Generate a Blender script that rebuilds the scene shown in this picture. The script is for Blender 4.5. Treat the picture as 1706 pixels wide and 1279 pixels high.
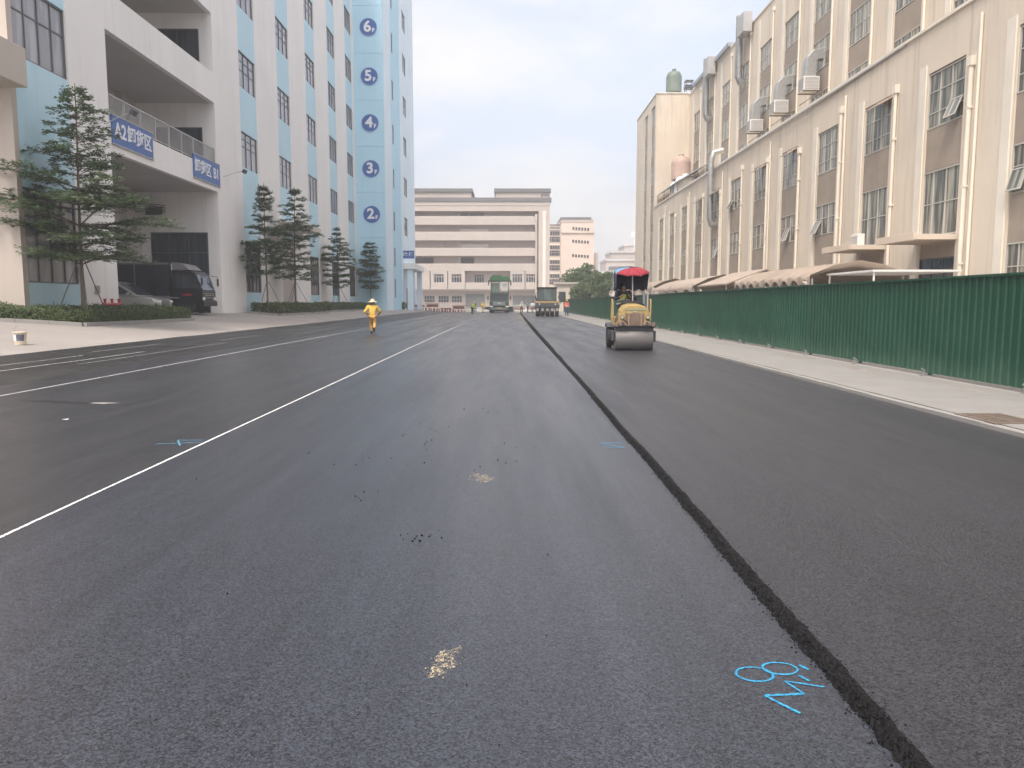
import bpy, bmesh, math, random
import numpy as np
from mathutils import Vector, Matrix, Euler
import mathutils.noise as mn
R = math.radians
for o in list(bpy.data.objects):
    bpy.data.objects.remove(o)
S = bpy.context.scene
COL = S.collection
# ------------------------------------------------------------------ camera, sky, sun, exposure
cam = bpy.data.objects.new('camera', bpy.data.cameras.new('camera')); COL.objects.link(cam)
cam.location = (0, 0, 1.5)
cam.rotation_euler = (R(90 - 6.04), 0, R(-0.313))
cam.data.sensor_width = 36; cam.data.lens = 27.03
cam.data.clip_start = 0.05; cam.data.clip_end = 6000
S.camera = cam
SUN = Vector((-0.26, -0.54, 1.0)).normalized()
ELEV = math.asin(SUN.z); AZ = math.atan2(SUN.x, SUN.y)
W = bpy.data.worlds.new('World'); S.world = W; W.use_nodes = True
wn, wl = W.node_tree.nodes, W.node_tree.links
bg = wn['Background']; bg.inputs['Strength'].default_value = 0.12
sky = wn.new('ShaderNodeTexSky'); sky.sky_type = 'NISHITA'; sky.sun_disc = False
sky.sun_elevation = ELEV; sky.sun_rotation = AZ
sky.air_density = 0.8; sky.dust_density = 8.0; sky.ozone_density = 1.0; sky.altitude = 0
tc = wn.new('ShaderNodeTexCoord')
mp = wn.new('ShaderNodeMapping'); mp.inputs['Scale'].default_value = (1.0, 1.0, 2.6)
mp.inputs['Location'].default_value = (0.35, 0.2, 0.1)
nz = wn.new('ShaderNodeTexNoise'); nz.inputs['Scale'].default_value = 2.1; nz.inputs['Detail'].default_value = 7; nz.inputs['Roughness'].default_value = 0.55
cr = wn.new('ShaderNodeMapRange'); cr.inputs['From Min'].default_value = 0.44; cr.inputs['From Max'].default_value = 0.60
cr.inputs['To Min'].default_value = 0.44; cr.inputs['To Max'].default_value = 0.95
mxs = wn.new('ShaderNodeMix'); mxs.data_type = 'RGBA'
wl.new(tc.outputs['Generated'], mp.inputs['Vector']); wl.new(mp.outputs['Vector'], nz.inputs['Vector'])
wl.new(nz.outputs['Fac'], cr.inputs['Value']); wl.new(cr.outputs['Result'], mxs.inputs['Factor'])
wl.new(sky.outputs['Color'], mxs.inputs['A'])
mxs.inputs['B'].default_value = (2.42, 2.35, 2.29, 1)      # thin white haze and cloud veil over the sky
wl.new(mxs.outputs['Result'], bg.inputs['Color'])
sun = bpy.data.objects.new('sun', bpy.data.lights.new('sun', 'SUN')); COL.objects.link(sun)
sun.data.energy = 0.6; sun.data.angle = R(12); sun.data.color = (1.0, 0.93, 0.84)
sun.rotation_euler = (-SUN).to_track_quat('-Z', 'Y').to_euler()
sun.location = (-30, -20, 80)
S.view_settings.view_transform = 'Standard'; S.view_settings.look = 'None'
S.view_settings.gamma = 1; S.view_settings.use_curve_mapping = False
S.view_settings.exposure = 1.97

# ------------------------------------------------------------------ helpers
rnd = random.Random(7)
class MB:
    """collects shapes for ONE mesh"""
    def __init__(s): s.v = []; s.f = []; s.m = []; s.s = []
    def add(s, vs, fs, m=0, smooth=False):
        k = len(s.v); s.v += [tuple(p) for p in vs]
        for f in fs: s.f.append(tuple(i + k for i in f)); s.m.append(m); s.s.append(smooth)
        return s
    def box(s, x0, x1, y0, y1, z0, z1, m=0):
        v = [(x, y, z) for z in (z0, z1) for y in (y0, y1) for x in (x0, x1)]
        return s.add(v, [(0, 2, 3, 1), (4, 5, 7, 6), (0, 1, 5, 4), (1, 3, 7, 5), (3, 2, 6, 7), (2, 0, 4, 6)], m)
    def obox(s, c, size, rot=(0, 0, 0), m=0):
        e = Euler(rot).to_matrix(); h = [a / 2 for a in size]
        v = [Vector(c) + e @ Vector((x * h[0], y * h[1], z * h[2])) for z in (-1, 1) for y in (-1, 1) for x in (-1, 1)]
        return s.add(v, [(0, 2, 3, 1), (4, 5, 7, 6), (0, 1, 5, 4), (1, 3, 7, 5), (3, 2, 6, 7), (2, 0, 4, 6)], m)
    def cyl(s, p0, p1, r0, r1=None, n=12, m=0, smooth=True, caps=True):
        r1 = r0 if r1 is None else r1
        p0, p1 = Vector(p0), Vector(p1); d = (p1 - p0).normalized()
        a = d.orthogonal().normalized(); b = d.cross(a)
        v = []
        for p, r in ((p0, r0), (p1, r1)):
            for i in range(n):
                t = 2 * math.pi * i / n
                v.append(p + (a * math.cos(t) + b * math.sin(t)) * r)
        s.add(v, [(i, (i + 1) % n, n + (i + 1) % n, n + i) for i in range(n)], m, smooth)
        if caps:
            s.add(v[:n], [tuple(range(n))[::-1]], m); s.add(v[n:], [tuple(range(n))], m)
        return s
    def tube(s, pts, r, n=8, m=0, r1=None):
        pts = [Vector(p) for p in pts]; N = len(pts); v = []
        ref = None
        for i, p in enumerate(pts):
            d = (pts[min(i + 1, N - 1)] - pts[max(i - 1, 0)]).normalized()
            if ref is None: ref = d.orthogonal().normalized()
            a = (ref - d * ref.dot(d)).normalized(); ref = a; b = d.cross(a)
            rr = r if r1 is None else r + (r1 - r) * i / (N - 1)
            v += [p + (a * math.cos(2 * math.pi * j / n) + b * math.sin(2 * math.pi * j / n)) * rr for j in range(n)]
        f = [(i * n + j, i * n + (j + 1) % n, (i + 1) * n + (j + 1) % n, (i + 1) * n + j) for i in range(N - 1) for j in range(n)]
        s.add(v, f, m, True)
        s.add(v[:n], [tuple(range(n))[::-1]], m); s.add(v[-n:], [tuple(range(n))], m)
        return s
    def prism(s, poly, axis, a0, a1, m=0, smooth=False):
        """polygon extruded along an axis: axis x -> poly in (y,z), y -> (x,z), z -> (x,y)"""
        def P(q, a): return (a, q[0], q[1]) if axis == 'x' else (q[0], a, q[1]) if axis == 'y' else (q[0], q[1], a)
        n = len(poly); v = [P(q, a0) for q in poly] + [P(q, a1) for q in poly]
        s.add(v, [(i, (i + 1) % n, n + (i + 1) % n, n + i) for i in range(n)], m, smooth)
        s.add(v[:n], [tuple(range(n))[::-1]], m); s.add(v[n:], [tuple(range(n))], m)
        return s
    def lathe(s, prof, c=(0, 0, 0), n=16, m=0, smooth=True):
        v = [(c[0] + r * math.cos(2 * math.pi * j / n), c[1] + r * math.sin(2 * math.pi * j / n), c[2] + z) for r, z in prof for j in range(n)]
        f = [(i * n + j, i * n + (j + 1) % n, (i + 1) * n + (j + 1) % n, (i + 1) * n + j) for i in range(len(prof) - 1) for j in range(n)]
        s.add(v, f, m, smooth)
        if prof[0][0] > 1e-4: s.add(v[:n], [tuple(range(n))[::-1]], m)
        if prof[-1][0] > 1e-4: s.add(v[-n:], [tuple(range(n))], m)
        return s
    def loft(s, rings, m=0, smooth=True, caps=True, closed=True):
        n = len(rings[0]); v = [p for r in rings for p in r]
        f = [(i * n + j, i * n + (j + 1) % n, (i + 1) * n + (j + 1) % n, (i + 1) * n + j) for i in range(len(rings) - 1) for j in range(n if closed else n - 1)]
        s.add(v, f, m, smooth)
        if caps: s.add(rings[0], [tuple(range(n))[::-1]], m); s.add(rings[-1], [tuple(range(n))], m)
        return s
    def mesh(s, name, mats):
        me = bpy.data.meshes.new(name)
        me.from_pydata(s.v, [], s.f)
        for mm in (mats if isinstance(mats, (list, tuple)) else [mats]): me.materials.append(mm)
        me.polygons.foreach_set('material_index', s.m); me.polygons.foreach_set('use_smooth', s.s)
        bm = bmesh.new(); bm.from_mesh(me); bmesh.ops.recalc_face_normals(bm, faces=bm.faces); bm.to_mesh(me); bm.free()
        me.update(); return me
    def build(s, name, mats, parent=None, world=False, bevel=0, loc=None, rot=None):
        if world and parent is not None:
            L = parent.location if parent.parent is None else parent.location + parent.parent.location
            s.v = [(p[0] - L[0], p[1] - L[1], p[2] - L[2]) for p in s.v]
        return link(name, s.mesh(name, mats), parent, loc, rot, bevel)
def link(name, me, parent=None, loc=None, rot=None, bevel=0):
    o = bpy.data.objects.new(name, me); COL.objects.link(o)
    if parent is not None: o.parent = parent
    if loc is not None: o.location = loc
    if rot is not None: o.rotation_euler = rot
    if bevel:
        b = o.modifiers.new('bevel', 'BEVEL'); b.width = bevel; b.segments = 2; b.limit_method = 'ANGLE'; b.angle_limit = R(35)
    return o
def tag(o, label=None, cat=None, group=None, kind=None):
    if label: o['label'] = label
    if cat: o['category'] = cat
    if group: o['group'] = group
    if kind: o['kind'] = kind
    return o
def thing(name, label, cat, loc=(0, 0, 0), rz=0, group=None):
    o = bpy.data.objects.new(name, None); COL.objects.link(o); o.empty_display_size = 0.3
    o.location = loc; o.rotation_euler = (0, 0, rz)
    return tag(o, label, cat, group)
def dup(o, parent=None, loc=None, rz=None, label=None):
    c = o.copy(); COL.objects.link(c)
    if parent is not None: c.parent = parent
    if loc is not None: c.location = loc
    if rz is not None: c.rotation_euler = (0, 0, rz)
    if label: c['label'] = label
    for ch in o.children: dup(ch, c)
    return c

# ------------------------------------------------------------------ materials (all procedural)
def nodes(m):
    return m.node_tree.nodes, m.node_tree.links
def M(name, col, rough=0.6, var=0.10, vs=1.5, bump=0.0, bs=60, metal=0, spec=0.5, streak=0.0, fine=0.0, fs=80, stretch=(1, 1, 1), coat=0, dust=None, dustamt=0):
    m = bpy.data.materials.new(name); m.use_nodes = True
    n, l = nodes(m); b = n['Principled BSDF']
    b.inputs['Roughness'].default_value = rough; b.inputs['Metallic'].default_value = metal
    b.inputs['Specular IOR Level'].default_value = spec; b.inputs['Coat Weight'].default_value = coat
    t = n.new('ShaderNodeTexCoord'); mpp = n.new('ShaderNodeMapping'); mpp.inputs['Scale'].default_value = stretch
    l.new(t.outputs['Object'], mpp.inputs['Vector'])
    def noise(scale, detail, vec=None, rgh=0.55):
        x = n.new('ShaderNodeTexNoise'); x.inputs['Scale'].default_value = scale; x.inputs['Detail'].default_value = detail; x.inputs['Roughness'].default_value = rgh
        l.new(vec or mpp.outputs['Vector'], x.inputs['Vector']); return x.outputs['Fac']
    def rng(src, a, bb, lo, hi):
        x = n.new('ShaderNodeMapRange'); x.inputs['From Min'].default_value = a; x.inputs['From Max'].default_value = bb
        x.inputs['To Min'].default_value = lo; x.inputs['To Max'].default_value = hi; l.new(src, x.inputs['Value']); return x.outputs['Result']
    def mul(a, bb):
        x = n.new('ShaderNodeMath'); x.operation = 'MULTIPLY'; l.new(a, x.inputs[0]); l.new(bb, x.inputs[1]); return x.outputs[0]
    fac = rng(noise(vs, 5), 0.3, 0.7, 1 - var, 1 + var)
    if fine: fac = mul(fac, rng(noise(fs, 3), 0.3, 0.7, 1 - fine, 1 + fine))
    if streak:
        m2 = n.new('ShaderNodeMapping'); m2.inputs['Scale'].default_value = (2.2, 2.2, 0.10); l.new(t.outputs['Object'], m2.inputs['Vector'])
        fac = mul(fac, rng(noise(1.3, 6, m2.outputs['Vector'], 0.65), 0.52, 0.75, 1.0, 1 - streak))
    mx = n.new('ShaderNodeMix'); mx.data_type = 'RGBA'; mx.blend_type = 'MULTIPLY'; mx.inputs['Factor'].default_value = 1
    mx.inputs['A'].default_value = (*col, 1); l.new(fac, mx.inputs['B'])
    out = mx.outputs['Result']
    if dust:
        m3 = n.new('ShaderNodeMix'); m3.data_type = 'RGBA'; m3.inputs['B'].default_value = (*dust, 1)
        l.new(out, m3.inputs['A']); l.new(rng(noise(vs * 2.3, 6, None, 0.7), 0.45, 0.75, 0, dustamt), m3.inputs['Factor']); out = m3.outputs['Result']
    l.new(out, b.inputs['Base Color'])
    if bump:
        bp = n.new('ShaderNodeBump'); bp.inputs['Strength'].default_value = bump; bp.inputs['Distance'].default_value = 0.02
        l.new(noise(bs, 4), bp.inputs['Height']); l.new(bp.outputs['Normal'], b.inputs['Normal'])
    return m
def glass(name, col, rough=0.06, curtain=None, cs=3.0):
    m = bpy.data.materials.new(name); m.use_nodes = True; n, l = nodes(m); b = n['Principled BSDF']
    b.inputs['Roughness'].default_value = rough; b.inputs['Base Color'].default_value = (*col, 1); b.inputs['Specular IOR Level'].default_value = 0.65
    t = n.new('ShaderNodeTexCoord'); mpp = n.new('ShaderNodeMapping'); l.new(t.outputs['Object'], mpp.inputs['Vector'])
    info = n.new('ShaderNodeObjectInfo')
    v = n.new('ShaderNodeVectorMath'); v.operation = 'ADD'; l.new(mpp.outputs['Vector'], v.inputs[0]); l.new(info.outputs['Random'], v.inputs[1])
    mpp.inputs['Scale'].default_value = (cs, cs, 0.25)
    x = n.new('ShaderNodeTexNoise'); x.inputs['Scale'].default_value = 1.4; x.inputs['Detail'].default_value = 3
    sc = n.new('ShaderNodeVectorMath'); sc.operation = 'MULTIPLY_ADD'; sc.inputs[1].default_value = (1, 1, 1)
    l.new(v.outputs[0], x.inputs['Vector'])
    mx = n.new('ShaderNodeMix'); mx.data_type = 'RGBA'; mx.inputs['A'].default_value = (*col, 1); mx.inputs['B'].default_value = (*(curtain or [c * 1.6 for c in col]), 1)
    r = n.new('ShaderNodeMapRange'); r.inputs['From Min'].default_value = 0.42; r.inputs['From Max'].default_value = 0.62
    l.new(x.outputs['Fac'], r.inputs['Value']); l.new(r.outputs['Result'], mx.inputs['Factor']); l.new(mx.outputs['Result'], b.inputs['Base Color'])
    w = n.new('ShaderNodeTexNoise'); w.inputs['Scale'].default_value = 0.9; l.new(t.outputs['Object'], w.inputs['Vector'])
    bp = n.new('ShaderNodeBump'); bp.inputs['Strength'].default_value = 0.12; bp.inputs['Distance'].default_value = 0.1
    l.new(w.outputs['Fac'], bp.inputs['Height']); l.new(bp.outputs['Normal'], b.inputs['Normal'])
    return m
def asphalt(name, col, rough, gs, gvar, bump, streak, patch, warm=None):
    """graded stone in binder: voronoi stones, long roller streaks, broad patches"""
    m = bpy.data.materials.new(name); m.use_nodes = True; n, l = nodes(m); b = n['Principled BSDF']
    t = n.new('ShaderNodeTexCoord')
    def tex(kind, scale, stretch=(1, 1, 1), detail=3, rg=0.6):
        mpp = n.new('ShaderNodeMapping'); mpp.inputs['Scale'].default_value = stretch; l.new(t.outputs['Object'], mpp.inputs['Vector'])
        x = n.new('ShaderNodeTexVoronoi' if kind == 'v' else 'ShaderNodeTexNoise'); x.inputs['Scale'].default_value = scale
        if kind == 'n': x.inputs['Detail'].default_value = detail; x.inputs['Roughness'].default_value = rg
        l.new(mpp.outputs['Vector'], x.inputs['Vector']); return x
    def rng(src, a, bb, lo, hi):
        x = n.new('ShaderNodeMapRange'); x.inputs['From Min'].default_value = a; x.inputs['From Max'].default_value = bb
        x.inputs['To Min'].default_value = lo; x.inputs['To Max'].default_value = hi; l.new(src, x.inputs['Value']); return x.outputs['Result']
    def mul(a, bb):
        x = n.new('ShaderNodeMath'); x.operation = 'MULTIPLY'; l.new(a, x.inputs[0]); l.new(bb, x.inputs[1]); return x.outputs[0]
    vor = tex('v', gs); sep = n.new('ShaderNodeSeparateColor'); l.new(vor.outputs['Color'], sep.inputs['Color'])
    grain = rng(sep.outputs['Red'], 0, 1, 1 - gvar, 1 + gvar)
    fac = mul(grain, rng(tex('n', gs * 0.35, (1, 1, 1), 4).outputs['Fac'], 0.3, 0.7, 1 - gvar * 0.3, 1 + gvar * 0.3))
    fac = mul(fac, rng(tex('n', 2.0, (1.6, 0.05, 1), 4).outputs['Fac'], 0.3, 0.7, 1 - streak, 1 + streak))
    fac = mul(fac, rng(tex('n', 0.35, (1, 0.35, 1), 5).outputs['Fac'], 0.3, 0.7, 1 - patch, 1 + patch))
    pits = rng(tex('n', 9.0, (1, 1, 1), 6, 0.75).outputs['Fac'], 0.66, 0.72, 1.0, 0.62)
    fac = mul(fac, pits)
    pv_ = tex('v', 24); sp_ = n.new('ShaderNodeSeparateColor'); l.new(pv_.outputs['Color'], sp_.inputs['Color'])     # sparse open pores
    near_ = rng(pv_.outputs['Distance'], .10, .24, 1, 0); some_ = rng(sp_.outputs['Blue'], .62, .66, 0, 1)
    fac = mul(fac, rng(mul(near_, some_), 0, 1, 1.0, 0.30))
    mx = n.new('ShaderNodeMix'); mx.data_type = 'RGBA'; mx.blend_type = 'MULTIPLY'; mx.inputs['Factor'].default_value = 1
    mx.inputs['A'].default_value = (*col, 1); l.new(fac, mx.inputs['B'])
    out = mx.outputs['Result']
    if warm:
        m3 = n.new('ShaderNodeMix'); m3.data_type = 'RGBA'; m3.inputs['B'].default_value = (*warm, 1); l.new(out, m3.inputs['A'])
        l.new(rng(tex('n', 0.6, (1, 0.2, 1), 5).outputs['Fac'], 0.5, 0.75, 0, 0.55), m3.inputs['Factor']); out = m3.outputs['Result']
    l.new(out, b.inputs['Base Color'])
    l.new(rng(tex('n', 1.1, (1.4, 0.12, 1), 4).outputs['Fac'], 0.3, 0.7, rough - 0.08, rough + 0.08), b.inputs['Roughness'])
    b.inputs['Specular IOR Level'].default_value = 0.5
    bp = n.new('ShaderNodeBump'); bp.inputs['Strength'].default_value = bump; bp.inputs['Distance'].default_value = 0.006
    hh = n.new('ShaderNodeMath'); hh.operation = 'ADD'; l.new(vor.outputs['Distance'], hh.inputs[0]); l.new(sep.outputs['Green'], hh.inputs[1])
    l.new(hh.outputs[0], bp.inputs['Height']); l.new(bp.outputs['Normal'], b.inputs['Normal'])
    return m
def leafmat(name, a, b_, hue=0.5):
    m = bpy.data.materials.new(name); m.use_nodes = True; n, l = nodes(m); p = n['Principled BSDF']
    p.inputs['Roughness'].default_value = 0.5; p.inputs['Specular IOR Level'].default_value = 0.35
    g = n.new('ShaderNodeNewGeometry'); r = n.new('ShaderNodeMix'); r.data_type = 'RGBA'
    r.inputs['A'].default_value = (*a, 1); r.inputs['B'].default_value = (*b_, 1)
    l.new(g.outputs['Random Per Island'], r.inputs['Factor']); l.new(r.outputs['Result'], p.inputs['Base Color'])
    tr = n.new('ShaderNodeBsdfTranslucent'); l.new(r.outputs['Result'], tr.inputs['Color'])
    ms = n.new('ShaderNodeMixShader'); ms.inputs[0].default_value = 0.28
    l.new(p.outputs[0], ms.inputs[1]); l.new(tr.outputs[0], ms.inputs[2]); l.new(ms.outputs[0], n['Material Output'].inputs['Surface'])
    return m
WHITE = M('white_wall_paint', (0.86, 0.84, 0.82), 0.75, 0.045, 0.25, 0.15, 30, streak=0.13)
BLUE = M('pale_blue_wall_paint', (0.53, 0.75, 0.86), 0.7, 0.04, 0.25, 0.12, 30, streak=0.06)
TBLUE = M('tower_blue_paint', (0.47, 0.72, 0.86), 0.7, 0.04, 0.25, 0.12, 30, streak=0.06)
PALE = M('pale_lavender_paint', (0.72, 0.84, 0.92), 0.7, 0.04, 0.25, 0.1, 30, streak=0.06)
CREAM = M('cream_wall_paint', (0.685, 0.60, 0.495), 0.8, 0.07, 0.3, 0.18, 25, streak=0.30)
CREAM2 = M('pale_pipe_paint', (0.78, 0.72, 0.62), 0.5, 0.06, 0.8, streak=0.1)
BROWN = M('brown_spandrel_tile', (0.33, 0.275, 0.225), 0.7, 0.10, 0.8, 0.1, 30, streak=0.12)
ENDW = M('beige_far_wall', (0.56, 0.48, 0.43), 0.8, 0.05, 0.15, streak=0.08)
ENDP = M('pale_far_parapet', (0.52, 0.46, 0.415), 0.8, 0.05, 0.2, streak=0.08)
DGREY = M('dark_grey_coping', (0.17, 0.165, 0.17), 0.7, 0.08, 0.6)
SUNTONE = M('end_wall_sunlit_tone', (0.52, 0.46, 0.41), 0.75, 0.035, 0.25, 0.15, 30, streak=0.07)  # darker, warmer copy of the white wall paint, standing in for its sunlit tone
FRAME_L = M('grey_window_frame_left', (0.12, 0.125, 0.14), 0.4, 0.05, 2)
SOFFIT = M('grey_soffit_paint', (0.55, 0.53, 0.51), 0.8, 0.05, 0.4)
CONC_L = M('pinkish_concrete', (0.305, 0.281, 0.262), 0.85, 0.08, 0.35, 0.35, 60, fine=0.10, fs=40, dust=(0.26, 0.225, 0.20), dustamt=0.35)
CONC_R = M('grey_concrete', (0.262, 0.255, 0.243), 0.85, 0.09, 0.9, 0.35, 60, fine=0.10, fs=40, dust=(0.18, 0.165, 0.155), dustamt=0.45)
KERB = M('kerb_stone', (0.30, 0.29, 0.275), 0.85, 0.10, 1.2, 0.3, 60, fine=0.1, fs=40)
EARTH = M('bare_earth', (0.20, 0.17, 0.13), 0.95, 0.25, 0.5, 0.5, 20)
GROUND = M('far_ground', (0.24, 0.23, 0.20), 0.95, 0.2, 0.02)
A_MID = asphalt('rolled_asphalt_bluish', (0.0300, 0.0340, 0.0455), 0.35, 140, 0.75, 0.15, 0.17, 0.18)
A_LEFT = asphalt('rolled_asphalt_neutral', (0.0275, 0.0290, 0.0350), 0.36, 130, 0.6, 0.18, 0.10, 0.16)
A_EDGE = asphalt('tack_coated_asphalt', (0.016, 0.016, 0.017), 0.48, 110, 0.35, 0.4, 0.30, 0.3, warm=(0.07, 0.067, 0.064))
A_NEW = asphalt('fresh_asphalt', (0.0280, 0.0292, 0.0360), 0.38, 135, 0.8, 0.35, 0.10, 0.14)
A_RAW = asphalt('loose_asphalt', (0.007, 0.007, 0.008), 0.75, 80, 0.6, 1.0, 0.0, 0.1); A_RAW.node_tree.nodes['Principled BSDF'].inputs['Specular IOR Level'].default_value = 0.22
CHALK = M('white_chalk_line', (0.72, 0.72, 0.72), 0.9, 0.25, 9, fine=0.25, fs=60)
CHALK2 = M('thin_chalk_line', (0.42, 0.42, 0.43), 0.9, 0.25, 9, fine=0.25, fs=60)
WORN = M('worn_white_paint', (0.42, 0.42, 0.42), 0.85, 0.3, 5, fine=0.25, fs=60)
BLUESPRAY = M('blue_spray_paint', (0.030, 0.31, 0.55), 0.6, 0.25, 18, fine=0.3, fs=120)
BLUEDULL = M('dull_blue_spray_paint', (0.10, 0.27, 0.40), 0.7, 0.3, 9, fine=0.3, fs=90)
def sprayed(m, scale, lo, hi):
    """thin paint: patchy cover, thinner towards the edge of the stroke (point attribute 'edge')"""
    n, l = nodes(m); p = n['Principled BSDF']; out = n['Material Output']
    at = n.new('ShaderNodeAttribute'); at.attribute_name = 'edge'
    t = n.new('ShaderNodeTexCoord'); x = n.new('ShaderNodeTexNoise'); x.inputs['Scale'].default_value = scale; x.inputs['Detail'].default_value = 5; x.inputs['Roughness'].default_value = .7
    l.new(t.outputs['Object'], x.inputs['Vector'])
    a = n.new('ShaderNodeMath'); a.operation = 'MULTIPLY_ADD'; a.inputs[1].default_value = -.75; l.new(at.outputs['Fac'], a.inputs[0]); l.new(x.outputs['Fac'], a.inputs[2])
    r = n.new('ShaderNodeMapRange'); r.inputs['From Min'].default_value = lo; r.inputs['From Max'].default_value = hi; l.new(a.outputs[0], r.inputs['Value'])
    tr = n.new('ShaderNodeBsdfTransparent'); ms = n.new('ShaderNodeMixShader'); l.new(r.outputs['Result'], ms.inputs[0]); l.new(tr.outputs[0], ms.inputs[1]); l.new(p.outputs[0], ms.inputs[2]); l.new(ms.outputs[0], out.inputs['Surface'])
    return m
for m_, a_ in ((CHALK, (45, .02, .22)), (CHALK2, (30, .05, .35)), (WORN, (14, .10, .45)), (BLUESPRAY, (55, .04, .50)), (BLUEDULL, (30, -.25, .15))): sprayed(m_, *a_)
SAND = M('pale_sand', (0.55, 0.47, 0.34), 0.95, 0.2, 30)
DWET = M('damp_patch', (0.022, 0.022, 0.024), 0.35, 0.3, 4)
def splash(m, col, h, scale):
    """dried mud thrown up along the foot of a sheet: ragged, densest low down"""
    n, l = nodes(m); b = n['Principled BSDF']; src = b.inputs['Base Color'].links[0].from_socket
    t = n.new('ShaderNodeTexCoord'); sp = n.new('ShaderNodeSeparateXYZ'); l.new(t.outputs['Object'], sp.inputs[0])
    inf = n.new('ShaderNodeObjectInfo'); va = n.new('ShaderNodeVectorMath'); va.operation = 'MULTIPLY_ADD'; va.inputs[1].default_value = (1, 1, .35); l.new(t.outputs['Object'], va.inputs[0])
    cx = n.new('ShaderNodeCombineXYZ'); ml = n.new('ShaderNodeMath'); ml.operation = 'MULTIPLY'; ml.inputs[1].default_value = 37; l.new(inf.outputs['Random'], ml.inputs[0]); l.new(ml.outputs[0], cx.inputs[0]); l.new(cx.outputs[0], va.inputs[2])
    x = n.new('ShaderNodeTexNoise'); x.inputs['Scale'].default_value = scale; x.inputs['Detail'].default_value = 6; x.inputs['Roughness'].default_value = .7; l.new(va.outputs[0], x.inputs['Vector'])
    a = n.new('ShaderNodeMath'); a.operation = 'MULTIPLY_ADD'; a.inputs[1].default_value = -1 / h; a.inputs[2].default_value = .42; l.new(sp.outputs['Z'], a.inputs[0])
    s = n.new('ShaderNodeMath'); s.operation = 'ADD'; l.new(a.outputs[0], s.inputs[0]); l.new(x.outputs['Fac'], s.inputs[1])
    r = n.new('ShaderNodeMapRange'); r.inputs['From Min'].default_value = .45; r.inputs['From Max'].default_value = .85; r.inputs['To Max'].default_value = .55; l.new(s.outputs[0], r.inputs['Value'])
    # each sheet has faded by its own amount
    hv = n.new('ShaderNodeMapRange'); hv.inputs['To Min'].default_value = .84; hv.inputs['To Max'].default_value = 1.18; l.new(inf.outputs['Random'], hv.inputs['Value'])
    f = n.new('ShaderNodeMix'); f.data_type = 'RGBA'; f.blend_type = 'MULTIPLY'; f.inputs['Factor'].default_value = 1; l.new(src, f.inputs['A']); l.new(hv.outputs['Result'], f.inputs['B'])
    mx = n.new('ShaderNodeMix'); mx.data_type = 'RGBA'; mx.inputs['B'].default_value = (*col, 1); l.new(f.outputs['Result'], mx.inputs['A']); l.new(r.outputs['Result'], mx.inputs['Factor']); l.new(mx.outputs['Result'], b.inputs['Base Color'])
FENCE = M('green_corrugated_sheet', (0.005, 0.056, 0.031), 0.5, 0.10, 0.7, streak=0.20, dust=(0.045, 0.10, 0.07), dustamt=0.30)
splash(FENCE, (.06, .13, .09), .9, 2.2)
GALV = M('galvanised_steel', (0.45, 0.46, 0.46), 0.45, 0.12, 3, metal=0.7)
GREYM = M('grey_painted_metal', (0.42, 0.42, 0.42), 0.5, 0.08, 2)
DARKM = M('dark_window_frame', (0.06, 0.065, 0.075), 0.4, 0.05, 2)
LIGHTM = M('pale_window_frame', (0.50, 0.48, 0.44), 0.45, 0.06, 2)
WHITEM = M('white_painted_metal', (0.78, 0.77, 0.75), 0.4, 0.05, 2, dust=(0.5, 0.46, 0.4), dustamt=0.2)
G_LEFT = glass('grey_window_glass', (0.27, 0.265, 0.29), 0.10, (0.40, 0.40, 0.42), 1.5)
G_DARK = glass('dark_window_glass', (0.025, 0.035, 0.045), 0.08, (0.05, 0.065, 0.08))
G_RIGHT = glass('curtained_window_glass', (0.10, 0.10, 0.085), 0.10, (0.40, 0.38, 0.31), 4.0)
G_FAR = glass('far_window_glass', (0.10, 0.105, 0.12), 0.15)
BLACKM = M('black_rubber', (0.022, 0.022, 0.023), 0.8, 0.15, 6, 0.2, 80, dust=(0.10, 0.095, 0.09), dustamt=0.4)
BLKPAINT = M('black_paint', (0.012, 0.012, 0.016), 0.35, 0.1, 2, spec=0.35)
NAVY = M('dark_navy_corrugated_box', (0.021, 0.023, 0.038), 0.35, 0.1, 2)
SILVER = M('silver_car_paint', (0.42, 0.42, 0.41), 0.28, 0.03, 1, metal=0.55, coat=0.5)
CHROME = M('chrome', (0.7, 0.7, 0.7), 0.12, 0.02, 1, metal=1)
YELLOW = M('weathered_yellow_paint', (0.40, 0.285, 0.105), 0.6, 0.16, 4, dust=(0.24, 0.19, 0.125), dustamt=0.75)
ORANGE = M('orange_paint', (0.26, 0.18, 0.085), 0.45, 0.1, 4, dust=(0.3, 0.2, 0.12), dustamt=0.3)
RUSTY = M('dusty_brown_radiator', (0.20, 0.145, 0.11), 0.8, 0.2, 8, dust=(0.30, 0.22, 0.17), dustamt=0.5)
STEEL = M('worn_drum_steel', (0.155, 0.148, 0.145), 0.55, 0.14, 5, metal=0.15, stretch=(1.5, 1.5, 0.25), dust=(0.15, 0.14, 0.135), dustamt=0.5)
GREENP = M('green_machine_paint', (0.011, 0.068, 0.026), 0.45, 0.08, 3, coat=0.1, dust=(0.07, 0.10, 0.06), dustamt=0.2)
LGREEN = M('bright_green_canopy', (0.040, 0.17, 0.058), 0.5, 0.08, 2)
REDP = M('red_paint', (0.50, 0.03, 0.035), 0.4, 0.1, 4)
SIGNB = M('blue_sign_board', (0.045, 0.125, 0.38), 0.45, 0.05, 1.2)
SIGNW = M('white_sign_lettering', (0.80, 0.81, 0.84), 0.5, 0.03, 1)
TARP = M('brown_tarpaulin', (0.33, 0.265, 0.215), 0.75, 0.14, 1.2, 0.5, 5, dust=(0.40, 0.34, 0.28), dustamt=0.4)
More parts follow.
